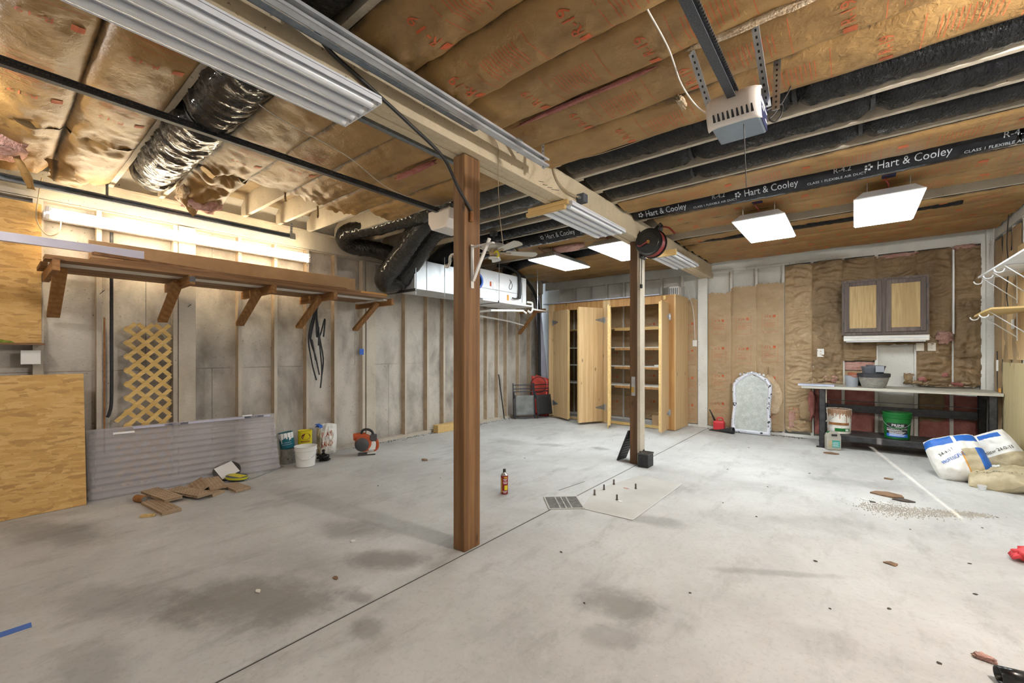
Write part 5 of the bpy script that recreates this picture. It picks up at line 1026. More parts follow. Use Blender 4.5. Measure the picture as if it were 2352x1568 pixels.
# drain grate
dg = thing('floor_drain', (-2.11, 3.39, 0), 'square cast iron floor drain grate beside the bolted patch', 'drain grate')
DM = T(-2.11, 3.39, 0, 0, 0, math.radians(43)); w = .15
MB().box(-w, w, -w, w, .0002, .003, DM).build('sump', 'joint_grey', dg)
MB().box(-w - .014, w + .014, -w - .014, -w, 0, .009, DM).box(-w - .014, w + .014, w, w + .014, 0, .009, DM).box(-w - .014, -w, -w, w, 0, .009, DM).box(w, w + .014, -w, w, 0, .009, DM).build('rim', 'patch', dg, bevel=.002)
for i in range(15): MB().box(-w, w, -w + .008 + i * .02, -w + .018 + i * .02, .003, .007, DM).build('grate_bar', 'grate_iron', dg)
for x in (-.055, .0, .05): MB().box(x - .005, x + .005, -w, w, .0035, .009, DM).build('cross_bar', 'tin_dirty', dg)
for i, (x, y) in enumerate(((-1.985, 3.764), (-1.985, 3.968), (-1.983, 4.192), (-1.745, 4.198), (-1.75, 3.765))):
    t = thing('anchor_bolt', (x, y, .004), ('threaded anchor bolt in the floor patch closest to the drain grate', 'threaded anchor bolt on the left side of the floor patch, middle of three', 'threaded anchor bolt in the floor patch farthest from the camera', 'threaded anchor bolt at the right of the patch beside the pink speck', 'threaded anchor bolt at the front of the floor patch beside a white chip')[i], 'bolt', 'anchor bolts in the floor patch')
    MB().lathe([(.008 + .0015 * (k % 2), .004 * k) for k in range(14)], 10, T(x, y, .004)).build('thread', 'bolt', t); MB().lathe([(.013, 0), (.013, .008)], 6, T(x, y, .004)).build('nut', 'bolt', t)
# battery box beside the far post and dark panel leaning on it
bt = thing('battery_box', (-2.0, 5.13, 0), 'black square battery box at the foot of the far post', 'battery')
MB().box(-2.07, -1.94, 5.04, 5.22, .0, .15).build('case', 'black_rubber', bt, bevel=.006); MB().box(-2.075, -1.935, 5.035, 5.225, .15, .17).build('lid', 'steel_dark', bt, bevel=.005)
for y in (5.07, 5.19): MB().lathe([(.009, .17), (.009, .19)], 10, T(-2.05, y, 0)).build('terminal', 'steel_dark', bt)
lpn = thing('louvre_panel', (-2.33, 5.27, 0), 'dark grey louvred plastic panel leaning on the left of the far post', 'panel')
LM = frame((-2.40, 5.16, .003), (.03, .22, 0), (.17, 0, .41))
MB().box(0, .215, 0, .44, -.008, .008, LM).build('sheet', 'steel_black', lpn, bevel=.003)
for i in range(10): MB().box(.015, .2, .03 + i * .04, .045 + i * .04, .008, .014, LM).build('louvre', 'steel_dark', lpn)
# leaning mirror
mi = thing('ornate_mirror', (-1.38, 8.3, 0), 'tall silvery mirror in an ornate arched frame leaning on the back wall', 'mirror')
MM = frame((-1.385, 8.27, .005), (1, -.03, 0), (.015, .155, 1.1))
def outline(k, n=64):
    pts = []; W = .30 - k; H0 = .86
    side = lambda t: W + .010 * math.sin(t * 9)
    for i in range(9): t = i / 8; pts.append((side(t), k + (H0 - k) * t))
    for i in range(1, 24):
        a = PI * i / 24; x = W * math.cos(a); c = math.cos(a)
        pts.append((x, H0 + .12 * (1 - abs(c) ** 5) + .10 * math.exp(-(c / .5) ** 2) + .006 * math.cos(c * 16) - k * 1.05 * math.sin(a) ** .5))
    for i in range(9): t = 1 - i / 8; pts.append((-side(t), k + (H0 - k) * t))
    return pts
rings = [(outline(0), 0), (outline(.006), .022), (outline(.03), .034), (outline(.05), .026), (outline(.062), .010)]
mb = MB(); n = len(rings[0][0])
vs = [MM @ Vector((x, y, z)) for o_, z in rings for x, y in o_]
mb.add(vs, [(i * n + j, i * n + (j + 1) % n, (i + 1) * n + (j + 1) % n, (i + 1) * n + j) for i in range(len(rings) - 1) for j in range(n)] + [tuple(range(n - 1, -1, -1))])
mb.build('frame', 'frame_silver', mi, smooth=True, angle=60)
MB().prism(outline(.055), .004, .010, MM).build('mirror_glass', 'mirror_glass', mi)
for i in range(7):
    a = (i - 3) * .06; MB().lathe([(.001, 0), (.022, .004), (.016, .012), (.001, .014)], 8, MM @ T(a, 1.055 - abs(i - 3) * .012, .03)).build('carved_leaf', 'frame_silver', mi, smooth=True)
# petrol can
gc = thing('petrol_can', (-1.90, 8.36, 0), 'red plastic petrol can with black spout by the back wall', 'petrol can')
MB().box(-1.99, -1.81, 8.29, 8.43, .002, .17).build('tank', 'red_plastic', gc, bevel=.025)
MB().tube(smooth_path([(-1.93, 8.36, .16), (-1.93, 8.36, .215), (-1.90, 8.36, .225), (-1.85, 8.36, .22), (-1.83, 8.36, .16)], 4), .012, 8).build('handle', 'red_plastic', gc, smooth=True)
MB().tube([(-1.97, 8.36, .16), (-2.02, 8.36, .27), (-2.065, 8.36, .36)], [.018, .014, .010], 10).build('spout', 'black_rubber', gc, smooth=True)
for i in range(3): MB().box(-1.97, -1.83, 8.284, 8.292, .05 + i * .035, .06 + i * .035).build('moulded_rib', 'red_plastic', gc, bevel=.003)
fn = MB().tube([(-2.02, 8.16, .02), (-1.86, 8.14, .028), (-1.64, 8.105, .056), (-1.61, 8.10, .058)], [.008, .016, .055, .057], 24, False).build('funnel', 'black_rubber', smooth=True, solid=.003)
tag(fn, 'long black plastic funnel lying on its side by the petrol can', 'funnel')
# under the bench
pb = pail('paint_pail', -.17, 7.99, .211, .14, .148, .36, 'rust_white', 'rust stained white paint pail under the left end of the workbench', hang=PI)
f = cyl(-.17, 7.99, .146)(CAMA(-.17, 7.99), .211)
mb = MB(); put_rect(mb, f, -.14, .13, .13, .165, 14, 1); mb.build('rust_band', 'rust', pb); mb = MB(); put_rect(mb, f, -.05, .14, .04, .085, 12, 1); mb.build('green_band', 'green_plastic', pb)
mb = MB(); put_rect(mb, f, .08, .12, .045, .075, 4, 1); put_rect(mb, f, -.12, -.06, .02, .1, 4, 1); mb.build('white_label', 'white_print', pb)
f = cyl(-.17, 7.99, .146, .0085)(CAMA(-.17, 7.99), .211)
mb = MB()
for i in range(30):
    u = -.16 + i * .011; L = .03 + .20 * abs(nz(i * 1.7, 3)) ; put_rect(mb, f, u, u + .008, .335 - L, .358, 1, 3)
mb.build('rust_drip', 'rust', pb)
MB().lathe([(.001, .345), (.146, .345)], 28, T(-.17, 7.99, .211), False).build('rusty_lid', 'rust', pb)
gb = pail('oil_bucket', .47, 7.96, .211, .132, .152, .365, 'green_plastic', 'green plastic hydraulic oil bucket under the workbench', hang=CAMA(.47, 7.96), rings=3)
f = cyl(.47, 7.96, .138, .006)(CAMA(.47, 7.96), .211)
mb = MB(); put_rect(mb, f, -.115, .115, .035, .225, 14, 1); mb.build('black_label', 'black_print', gb)
f = cyl(.47, 7.96, .138, .0075)(CAMA(.47, 7.96), .211)
mb = MB(); put_rect(mb, f, -.113, .113, .037, .08, 14, 1); mb.build('blue_label', 'blue_print', gb)
f = cyl(.47, 7.96, .138, .009)(CAMA(.47, 7.96), .211)
mb = MB(); put_text(mb, 'PRIME', f, .01, .197, .046, .5, 1.05); put_text(mb, 'GUARD', f, .02, .173, .022); put_text(mb, 'HYDRAULIC FLUID', f, .0, .147, .026, .5, 1.0); put_rect(mb, f, -.11, .05, .122, .130, 10, 1)
for i in range(5): put_rect(mb, f, -.085 + .01 * (i % 2), .085 - .015 * (i % 3), .105 - i * .013, .110 - i * .013, 10, 1)
mb.build('label_text', 'white_print', gb)
jg = thing('cleaner_jug', (-.235, 7.69, 0), 'grey cleaner jug with teal label on the floor by the bench leg', 'jug')
JM = T(-.235, 7.69, 0, 0, 0, .35)
MB().prism([(-.085, .0), (.085, 0), (.088, .19), (.075, .235), (.04, .262), (-.04, .262), (-.075, .235), (-.088, .19)], -.055, .055, JM @ frame((0, 0, .002), (1, 0, 0), (0, 0, 1))).build('body', 'jug_grey', jg, bevel=.014)
MB().box(-.035, .035, -.062, .062, .205, .235, JM).build('handle_hole', 'black_rubber', jg, bevel=.006)
MB().lathe([(.02, .262), (.02, .285)], 14, JM @ T(-.055, 0, -.02)).build('cap', 'green_plastic', jg)
F = flat(JM @ frame((0, -.0565, 0), (1, 0, 0), (0, 0, 1)))
mb = MB(); put_rect(mb, F, -.025, .068, .045, .145); mb.build('teal_label', 'teal_label', jg); mb = MB(); put_rect(mb, F, -.07, -.027, .045, .145); mb.build('pale_label', 'bag_tan', jg)
F = flat(JM @ frame((0, -.0575, 0), (1, 0, 0), (0, 0, 1)))
mb = MB(); [put_rect(mb, F, -.02, .06 - .015 * (i % 2), .115 - i * .014, .119 - i * .014) for i in range(5)]; mb.build('label_text', 'white_print', jg)
# fertiliser bags
def sack(name, M_, w, h, t, seed, mats, zones, label):
    """filled flat sack: a pillow with pinched seams; u, v run over its front from -.5 to .5"""
    def pt(u, v, side):
        a, b = 2 * u, 2 * v; th = max(0., 1 - a ** 4) ** .5 * max(0., 1 - b ** 4) ** .5
        sl = 1 - .10 * (abs(b) ** 3) * (1 - abs(a)) ; wv = .035 * nz(u * 5 + seed, v * 5) * (1 - th)
        bulge = t / 2 * th * (1 + .25 * nz(u * 3 + seed, v * 3, side) - .10 * b) + .018 * nz(u * 9, v * 9 + seed, side) * th + .010 * nz(u * 26 + seed, v * 7, side) * min(1, 3 * th)
        return M_ @ Vector((u * w * (1 - .12 * b * b * (1 - .3 * abs(a))), v * h * (1 - .08 * a * a), side * bulge + wv + .05 * nz(u * 1.5, v * 1.5 + seed)))
    o = MB(); n = 34
    for sd_ in (1, -1):
        k0 = len(o.f); o.grid(n, n, lambda a, b: pt(a - .5, b - .5, sd_), flip=sd_ < 0)
        for i in range(k0, len(o.f)):
            u, v = ((i - k0) % n + .5) / n - .5, ((i - k0) // n + .5) / n - .5
            for q, (a0, a1, b0, b1) in zones:
                if a0 <= u <= a1 and b0 <= v <= b1: o.m[i] = q
    ob = o.build(name, mats, smooth=True); return tag(ob, label, 'sack', 'fertiliser sacks by the right wall'), (lambda u, v: pt(u, v, 1))
def sack_text(o, f, items):
    for word, u, v, size, m, wide, rot in items:
        mb = MB(); V, F_, w = text_polys(word); cr_, sr_ = math.cos(rot), math.sin(rot); vs_ = []
        for x, y in V:
            X, Y = (x - w / 2) * size * wide, (y - .35) * size; a, b = u + (X * cr_ - Y * sr_), v + (X * sr_ + Y * cr_)
            p = f(a, b); e = .004; n_ = (f(a + e, b) - f(a - e, b)).cross(f(a, b + e) - f(a, b - e)).normalized()
            vs_.append(p + n_ * .006)
        mb.add(vs_, F_); mb.build('printed_text', m, o)
s1, fs = sack('fertiliser_sack', frame((.90, 6.80, .225), (1, 0, .35), (-.3, .5, .8)), .46, .50, .30, 3, ['bag_white', 'blue_print', 'bag_tan', 'orange'], [(1, (-.5, .5, .27, .44)), (0, (.05, .12, .2, .5)), (2, (.12, .5, -.5, .08)), (1, (.36, .5, -.5, .1)), (3, (.09, .13, -.5, .02))], 'white fertiliser sack slumped at the left of the pile')
sack_text(s1, fs, [('24-0-11', -.16, .08, .10, 'black_print', 1.0, .35), ('PROFESSIONAL', -.08, -.08, .11, 'blue_print', .62, .35)])
s2, fs2 = sack('fertiliser_sack', frame((1.15, 6.99, .25), (.85, -.2, .55), (-.5, .5, .7)), .56, .48, .26, 9, ['bag_white', 'blue_print', 'bag_tan'], [(1, (-.5, -.22, -.5, .02)), (1, (.1, .4, .3, .42)), (2, (-.18, .5, -.5, -.12))], 'white fertiliser sack with black lettering leaning by the right wall')
sack_text(s2, fs2, [('Turf Fertilizer 24-0-11', .12, -.02, .10, 'black_print', .72, .05), ('PROFESSIONAL', -.36, -.28, .07, 'white_print', .45, .1)])
s3, fs3 = sack('fertiliser_sack', frame((1.18, 6.58, .105), (.9, -.25, .12), (.1, .9, .35)), .46, .40, .19, 14, ['bag_tan', 'bag_white'], [(1, (-.5, 0, .3, .5))], 'dirty tan fertiliser sack lying in front of the white sacks')
sack_text(s3, fs3, [('Turf Fertilizer 24-0-11', .02, -.1, .11, 'black_print', .75, .1)])
cp = MB().lathe([(.026, 0), (.034, .045), (.036, .045), (.036, .048), (.033, .048), (.025, .003), (.001, .003)], 24, T(1.02, 6.38, .001), False).build('plastic_cup', 'clear_plastic', smooth=True, angle=40); tag(cp, 'tiny clear plastic cup on the floor by the sacks', 'cup')

# folding chairs and red mat in the far corner
def folding_chair(M_, label, fab):
    t = thing('folding_chair', M_.translation, label, 'folding chair', 'folded chairs in the far corner')
    P = lambda *q: [M_ @ Vector(v) for v in q]
    for s in (0, .46):
        MB().tube(P((s, 0, .0), (s, .03, .45), (s, .06, .74)), .012, 8).build('rear_leg', 'frame_grey', t, smooth=True, angle=50); MB().tube(P((s + .02 * (1 if s == 0 else -1), -.07, .0), (s + .02 * (1 if s == 0 else -1), -.03, .50)), .012, 8).build('front_leg', 'frame_grey', t, smooth=True, angle=50)
        MB().tube(P((s, -.035, .42), (s, -.02, .56)), .014, 8).build('arm_rest', 'black_rubber', t, smooth=True)
    for z, y in ((.70, .055), (.62, .045), (.56, .04)): MB().tube(P((0, y, z), (.46, y, z)), .010, 8).build('cross_rail', 'frame_grey', t, smooth=True, angle=50)
    MB().tube(smooth_path(P((.02, -.07, .03), (.23, -.10, .015), (.44, -.07, .03))), .010, 8).build('foot_rail', 'frame_grey', t, smooth=True)
    MB().grid(8, 10, lambda a, b: M_ @ Vector((.03 + .40 * a, -.065 + .03 * b - .012 * math.sin(PI * a), .07 + .42 * b))).build('seat_fabric', fab, t, smooth=True, solid=.006)
    return t
folding_chair(T(-5.60, 7.02, .012, 0, 0, math.radians(52)), 'folded chair with grey mesh seat leaning on the left wall', 'mesh_fabric')
folding_chair(T(-5.28, 7.36, .012, -.05, 0, math.radians(74)), 'dark folded chair half hidden behind the closet door', 'black_rubber')
rm = thing('red_mat', (-5.45, 7.95, 0), 'red folded mat standing upright behind the folding chairs', 'mat')
for i, (dx, dy, h) in enumerate(((0, 0, .88), (.03, .06, .84), (.01, .12, .9))):
    MB().grid(10, 12, lambda a, b: Vector((-5.66 + dx + .42 * a, 7.74 + dy + .05 * a + .03 * math.sin(a * 5 + i) + .02 * nz(a * 3, b * 3, i), .005 + h * b - .10 * b * a))).build('mat_fold', 'red_bag', rm, smooth=True, solid=.02)
tag(MB().tube([Vector((-5.38 + .17 * math.cos(q), 7.62 + .05 * math.cos(q), .70 + .17 * math.sin(q))) for q in [PI * (.0 + 2 * k / 30) for k in range(31)]], .008, 6, False).build('wire_hoop', 'black_rubber', smooth=True), 'thin black wire hoop in front of the red mat', 'hoop')
tag(MB().bar((-5.74, 6.88, .01), (-5.76, 6.72, .95), .02, .012).build('black_rod', 'black_rubber'), 'thin black rod leaning on the left wall by the folding chairs', 'rod')
tag(MB().box(-5.76, -5.63, 4.95, 5.55, .002, .135).build('timber_block', 'lumber_pale', bevel=.004), 'short pale timber block lying along the foot of the left wall', 'timber')

# leaf blower
bw = thing('leaf_blower', (-5.24, 3.30, 0), 'orange and black leaf blower engine without its tube by the left wall', 'leaf blower')
BM = T(-5.24, 3.30, 0, 0, 0, math.radians(55))            # local -y faces the viewer, x to the right
MB().lathe([(.03, -.05), (.10, -.055), (.118, -.04), (.122, 0), (.118, .04), (.09, .055), (.03, .05)], 28, BM @ T(-.02, -.01, .165, PI / 2)).build('fan_housing', 'blower_orange', bw, smooth=True, angle=50)
MB().lathe([(.02, .0), (.085, .0), (.092, .012), (.07, .03), (.02, .035)], 24, BM @ T(-.045, -.06, .15, PI / 2)).build('intake_cover', 'dark_grey', bw, smooth=True, angle=50)
MB().tube([BM @ Vector(v) for v in ((0, .02, .25), (-.09, .02, .25), (-.16, .02, .245))], [.05, .05, .048], 20).build('outlet_pipe', 'blower_orange', bw, smooth=True, angle=50)
MB().tube(smooth_path([BM @ Vector(v) for v in ((-.06, .0, .26), (-.04, 0, .33), (.02, 0, .345), (.08, 0, .315), (.105, 0, .25))]), .017, 10).build('handle', 'black_rubber', bw, smooth=True)
MB().box(.03, .13, -.06, .05, .07, .19, BM).build('fuel_tank', 'white_plastic', bw, bevel=.012)
MB().box(.06, .15, -.075, .04, .195, .275, BM).build('engine_cover', 'dark_grey', bw, bevel=.014)
MB().tube(smooth_path([BM @ Vector(v) for v in ((.13, -.02, .22), (.155, -.02, .16), (.15, -.02, .09), (.11, -.02, .055))]), .02, 10).build('guard_bar', 'blower_orange', bw, smooth=True)
MB().box(-.10, .13, -.07, .06, .0, .022, BM).build('foot', 'dark_grey', bw, bevel=.008); MB().box(.02, .135, -.075, .05, .022, .032, BM).build('foot_cap', 'white_dusty', bw, bevel=.004)
# paint cans, bucket, sand bag
def tin(name, M_, r, h, m, label, lab_m=None, drips=None, a0=0):
    t = thing(name, M_.translation, label, 'paint can')
    MB().lathe([(r * .97, 0), (r, .004), (r, h - .006), (r * 1.02, h - .004), (r * 1.02, h), (r * .93, h), (r * .92, h - .008), (.001, h - .008)], 30, M_, False).build('can', m, t, smooth=True, angle=40)
    return t
A = CAMA(-5.6, 2.45)
tin('paint_can', T(-5.60, 2.42, .0), .082, .19, 'tin_dirty', 'dented bare tin can on the floor beside the white bucket')
tl = tin('paint_can', T(-5.60, 2.42, .195, .10, -.10), .085, .20, 'teal_print', 'teal paint can with white drips stacked on the bare tin can')
TM = T(-5.60, 2.42, .195, .10, -.10); f0 = cyl(0, 0, .085, .0015)(A); f = lambda u, v: TM @ f0(u, v)
mb = MB()
for i in range(22):
    u = -.115 + i * .0105; L = .05 + .06 * abs(nz(i * .9, 5)) * 2; put_rect(mb, f, u, u + .0105 if i % 4 else u + .005, .19 - L, .195, 1, 3)
mb.build('white_drip', 'white_print', tl); mb = MB(); put_rect(mb, f, -.06, .06, .05, .054, 8, 1); put_rect(mb, f, -.04, .05, .075, .079, 8, 1); mb.build('label_line', 'lavender', tl)
tin('paint_can', T(-5.56, 2.62, .0), .08, .19, 'tin', 'plain tin can hidden behind the white bucket under the yellow can')
ty = tin('paint_can', T(-5.56, 2.62, .193), .084, .20, 'yellow_print', 'yellow stain can standing behind the white bucket')
f = cyl(-5.56, 2.62, .084, .002)(CAMA(-5.56, 2.62), .193)
mb = MB(); mb.add([f(.012 + .055 * math.cos(q), .13 + .042 * math.sin(q)) for q in [2 * PI * k / 24 for k in range(24)]], [tuple(range(24))]); put_rect(mb, f, -.05, .06, .06, .076, 10, 1); mb.build('brown_logo', 'can_maroon', ty)
f = cyl(-5.56, 2.62, .084, .003)(CAMA(-5.56, 2.62), .193); mb = MB(); put_text(mb, 'Cabot', f, .012, .125, .036); put_rect(mb, f, -.04, .05, .066, .069, 8, 1); mb.build('logo_text', 'yellow_print', ty)
pail('white_bucket', -5.29, 2.50, .001, .105, .124, .25, 'white_plastic', 'white plastic bucket on the floor in front of the paint cans', hang=CAMA(-5.29, 2.5))
kb = fluff('plastic_bag', (-5.37, 2.77, .045), (.075, .06, .045), 'black_gloss', None, 31, .6); tag(kb, 'small knotted black plastic bag beside the white bucket', 'bag')
MB().lathe([(.02, .0), (.012, .03), (.022, .06), (.012, .07)], 9, T(-5.37, 2.77, .075)).build('knot', 'black_gloss', kb, smooth=True)
sd, fsd = sack('sand_bag', frame((-5.655, 2.96, .22), (.55, .80, 0), (-.2, .1, 1)), .26, .42, .13, 21, ['bag_white', 'bag_tan'], [(1, (-.5, -.28, -.5, .35))], 'white bag of play sand leaning on the left wall'); sd['category'] = 'bag'; del sd['group']
sack_text(sd, fsd, [('PLAY', .05, .14, .24, 'red_print', .9, .15), ('SAND', .05, -.17, .24, 'red_print', .9, .1)])
tag(MB().grid(10, 6, lambda a, b: Vector((-5.70 + .09 * a, 2.82 + .05 * b + .02 * math.sin(a * 9), .385 + .05 * math.sin(PI * a) + .02 * nz(a * 8, b * 8)))).build('blue_twist', 'blue_plastic', smooth=True, solid=.004), 'blue plastic twist tied at the top of the sand bag', 'tie')
# offcuts of hollow decking
def decking(x, y, ang, L, z, label, tilt=0, roll=0):
    t = thing('decking_offcut', (x, y, z), label, 'decking', 'hollow decking offcuts'); M_ = T(x, y, z, roll, tilt, ang); w = .07
    MB().box(0, L, -w, w, .021, .026, M_).build('top_skin', 'decking', t); MB().box(0, L, -w, w, .001, .006, M_).build('bottom_skin', 'decking', t)
    mb = MB(); [mb.box(i * .021, i * .021 + .009, -w, w, .006, .021, M_) for i in range(int(L / .021) + 1)]; stuff(mb.build('rib_core', 'decking', t))
    mb = MB(); [mb.box(.01 + i * .042 + .01 * (j % 2), .018 + i * .042 + .01 * (j % 2), -w + .02 + j * .03, -w + .03 + j * .03, .0262, .0266, M_) for i in range(int(L / .042)) for j in range(4)]; stuff(mb.build('drain_slot', 'decking_dark', t))
decking(-5.38, 1.02, .20, .46, .04, 'hollow brown decking offcut at the left of the pile, on top', .03)
decking(-5.28, 1.18, .32, .48, .030, 'hollow brown decking offcut in the middle of the pile under the top piece')
decking(-5.12, .98, .10, .50, .001, 'hollow brown decking offcut lying nearest the camera in front of the pile')
decking(-5.40, 1.40, -.1, .36, .03, 'narrow hollow decking offcut crossing the back of the pile', 0, .5)
decking(-5.36, 1.52, -.10, .38, .045, 'short broad decking offcut on the right half of the pile', .05)
decking(-5.12, 1.62, .1, .30, .001, 'smallest hollow decking offcut at the right end of the pile')
decking(-5.05, 1.36, .5, .2, .001, 'broken decking corner under the middle of the pile')
bc = MB().lathe([(.024, 0), (.0325, .008), (.0325, .105), (.026, .117), (.026, .12), (.022, .116), (.001, .114)], 24, T(-5.27, .90, .033, 0, PI / 2, .35), False).build('drink_can', 'rust', smooth=True, angle=40); tag(bc, 'brown drink can lying at the left end of the decking pile', 'can')
MB().lathe([(.0245, .1175), (.02, .1165), (.001, .1165)], 20, T(-5.27, .90, .033, 0, PI / 2, .35), False).build('can_lid', 'tin', bc, smooth=True)
tag(MB().box(-.05, .05, -.02, .02, .001, .02, T(-4.70, .88, 0, 0, 0, .9)).build('wood_scrap', 'lumber_pale', bevel=.002), 'small pale wood scrap on the floor in front of the decking pile', 'wood scrap')
d1 = thing('sanding_disc', (-5.47, 1.70, .05), 'dark round disc with white label propped against the clear sheets', 'disc'); M_ = frame((-5.44, 1.70, .085), (.35, .94, 0), (-.75, .25, .6))
MB().lathe([(.125, -.016), (.13, -.012), (.13, .012), (.125, .016)], 36, M_).build('disc', 'steel_dark', d1, smooth=True, angle=40); MB().box(-.09, .09, -.09, .09, .0165, .018, M_ @ Matrix.Rotation(.5, 4, 'Z')).build('paper_label', 'white_print', d1)
d2 = thing('sanding_disc', (-5.27, 1.73, .02), 'flat round disc with yellow label lying on the floor by the decking', 'disc'); M_ = T(-5.27, 1.74, .04, -.08, .1, .5)
MB().lathe([(.10, -.016), (.105, -.012), (.105, .012), (.10, .016)], 36, M_).build('disc', 'pot_slate', d2, smooth=True, angle=40); MB().box(-.085, .085, -.055, .055, .0165, .018, M_).build('paper_label', 'yellow_print', d2)
MB().lathe([(.1055, -.011), (.1055, .011)], 36, M_, False).build('edge_label', 'yellow_green', d2, smooth=True)
tag(MB().tube([(-5.16, 1.80, .007), (-5.45, 2.30, .007)], .006, 6).build('thin_rod', 'galv'), 'thin grey rod on the floor between the disc and the bare tin can', 'rod')

# foreground and right edge
tag(MB().box(-3.33, -3.27, -.3, .155, .0006, .0014).build('tape_strip', 'blue_tape'), 'strip of blue masking tape on the floor at the left edge', 'tape')
vh = thing('vacuum_hose', (.5, 2.72, .03), 'black vacuum hose nozzle on the floor at the lower right corner', 'hose')
MB().tube([(.478, 2.70, .034), (.53, 2.715, .036), (.60, 2.73, .038)], [.033, .031, .030], 24, False).build('nozzle', 'black_gloss', vh, smooth=True, solid=.004)
P = smooth_path([(.585, 2.727, .04), (.70, 2.70, .042), (.85, 2.6, .042), (1.05, 2.55, .042)], 26)
MB().tube(P, [.034 + .004 * (i % 2) for i in range(len(P))], 18).build('corrugated_hose', 'steel_dark', vh, smooth=True)
gl = thing('red_glove', (.93, 4.36, 0), 'crumpled red work glove on the floor at the right edge', 'glove')
gm = MB()
def gf(a, b):
    th, ph = 2 * PI * a, PI * b; d = Vector((math.sin(ph) * math.cos(th), math.sin(ph) * math.sin(th), math.cos(ph)))
    k = 1 + .22 * math.sin(d.y * 9 + d.z * 4) * .5 + .2 * nz(d.x * 3, d.y * 3, d.z * 3)
    return Vector((.94 + d.x * .095 * k, 4.37 + d.y * .075 * k, max(.002, .05 + d.z * .05 * k)))
gm.grid(30, 18, gf, cu=True, flip=True).build('palm', 'red_plastic', gl, smooth=True)
for i in range(4): MB().tube([(.87, 4.33 + i * .027, .045), (.845, 4.33 + i * .027, .035), (.83, 4.33 + i * .027, .018)], [.016, .014, .008], 10).build('finger', 'red_plastic', gl, smooth=True)
tag(MB().box(.88, 1.0, 4.47, 4.50, .001, .012).build('wood_sliver', 'lumber_pale'), 'thin wood sliver on the floor behind the red glove', 'wood scrap')
pk = fluff('pink_tuft', (.466, 2.86, .012), (.035, .018, .012), 'pink_fiber', None, 44, .6); tag(pk, 'small pink insulation tuft on the floor near the vacuum nozzle', 'tuft')
# leaves, chips and spilled grit
def flake(x, y, s, m, seed, name, label, cat, group=None, thick=.004):
    k = 7; ang = seed * 1.7; ps = [(x + s * (1 + .45 * nz(i * 1.3, seed)) * math.cos(ang + 2 * PI * i / k) * (1.6 if i % 3 else 1), y + s * (1 + .4 * nz(i * 2.1, seed + 4)) * math.sin(ang + 2 * PI * i / k)) for i in range(k)]
    b = MB(); vs_ = [(px, py, .001 + .006 * abs(nz(px * 30, py * 30))) for px, py in ps]; vs_ += [(px, py, z + thick) for px, py, z in vs_]
    b.add(vs_, [tuple(range(k - 1, -1, -1)), tuple(range(k, 2 * k))] + [(i, (i + 1) % k, k + (i + 1) % k, k + i) for i in range(k)])
    return tag(b.build(name, m), label, cat, group)
flake(-.24, 7.36, .05, 'leaf', 1, 'dry_leaf', 'crumpled brown leaf on the floor in front of the cleaner jug', 'leaf', None, .015)
flake(.30, 6.29, .04, 'leaf', 2, 'dry_leaf', 'small curled leaf on the floor between the bench and the grit', 'leaf')
flake(.262, 5.56, .085, 'leaf', 3, 'bark_piece', 'large brown bark piece beside the spilled grit', 'bark', None, .012)
flake(.36, 5.45, .05, 'chip', 9, 'bark_piece', 'dark crumbled bark beside the large bark piece', 'bark', None, .008)
flake(.141, 5.22, .022, 'chip', 4, 'dark_chip', 'dark star-shaped chip left of the spilled grit', 'chip')
flake(.079, 5.27, .020, 'chip_white', 5, 'white_chip', 'white flake left of the spilled grit', 'chip')
flake(.222, 5.25, .02, 'chip_white', 6, 'white_chip', 'white flake between the bark and the grit', 'chip')
flake(-4.35, 3.6, .03, 'leaf', 7, 'dry_leaf', 'dead leaf curl on open floor right of the leaf blower', 'leaf', None, .015)
flake(-1.71, 3.75, .02, 'chip_white', 8, 'white_chip', 'white chip beside the front anchor bolt', 'chip')
flake(-1.83, 4.15, .022, 'pink_fiber', 10, 'pink_speck', 'pink speck on the floor patch by the anchor bolts', 'chip')
flake(.196, 3.77, .03, 'leaf', 11, 'wood_twig', 'brown twig on the open floor below the grit', 'twig')
flake(-2.725, 1.01, .014, 'chip_white', 12, 'white_chip', 'white chip on the dark oil stain', 'chip')
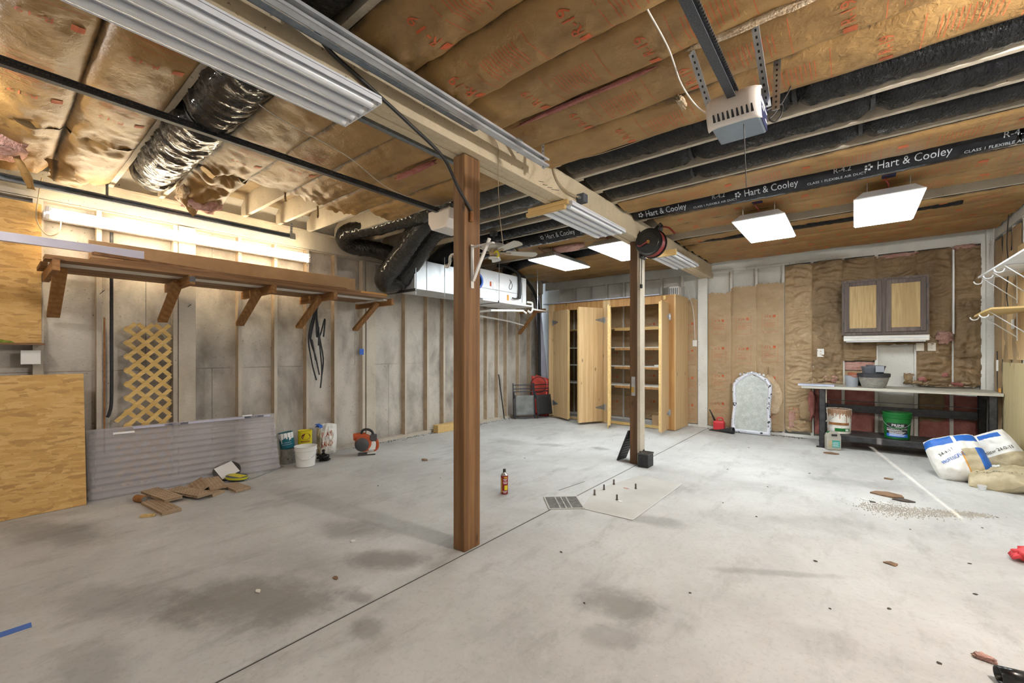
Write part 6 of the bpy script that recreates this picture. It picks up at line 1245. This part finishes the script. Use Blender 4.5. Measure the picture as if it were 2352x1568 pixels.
flake(-2.90, 1.72, .018, 'chip_white', 13, 'white_chip', 'white pebble on the stain left of the near post', 'chip')
flake(-2.51, 1.37, .016, 'leaf', 14, 'wood_chip', 'tan wood chip on the floor left of the floor joint', 'chip')
for i, (x, y) in enumerate(((-1.205, 7.07), (-1.18, 5.59), (-.70, 5.13), (-1.174, 2.105), (-.743, 2.58), (-.95, 4.32), (-.645, 4.13), (-1.6, 2.54), (1.3, 7.1), (-.2, 3.5), (.35, 4.6), (.6, 4.1), (.8, 5.0), (.55, 3.6), (-.1, 2.9), (.15, 3.1), (.3, 2.7), (-3.4, 4.5), (-3.0, 6.3), (-2.6, 6.8), (-3.9, 2.6), (-3.6, 3.2), (.7, 3.2), (.95, 5.4), (-.4, 6.0))):
    flake(x, y, .004 + .004 * rnd.random(), 'chip', 20 + i, 'debris_chip', 'tiny dark debris chip scattered on the concrete floor', 'debris', 'debris chips on the floor', .003)
gv = MB()
for i in range(1500):
    t = rnd.random(); x = .08 + .80 * t + rnd.gauss(0, .05); y = 5.02 + .40 * t + rnd.gauss(0, .10 * (1.1 - t * .9)) - .12 * math.sin(t * PI) * rnd.random()
    s = .004 + .004 * rnd.random(); z = .0
    gv.add([(x - s, y, z), (x + s * .5, y - s, z), (x + s * .6, y + s, z), (x, y, s * 1.3)], [(0, 1, 3), (1, 2, 3), (2, 0, 3), (2, 1, 0)])
stuff(tag(gv.build('spilled_grit', 'gravel'), 'patch of spilled pale grit on the floor in front of the sacks', 'grit'))
dt = MB()
for i in range(900):
    wall = rnd.random(); s = .004 + .006 * rnd.random()
    if wall < .6: x = XL + .05 + abs(rnd.gauss(0, .05)); y = 3.4 + 5 * rnd.random()
    else: x = -2.1 + 1.5 * rnd.random(); y = YB - .06 - abs(rnd.gauss(0, .05))
    dt.add([(x - s, y, 0), (x + s * .5, y - s, 0), (x + s * .6, y + s, 0), (x, y, s)], [(0, 1, 3), (1, 2, 3), (2, 0, 3), (2, 1, 0)])
stuff(tag(dt.build('swept_dirt', 'chip'), 'line of swept dirt along the foot of the left and back walls', 'dirt'))
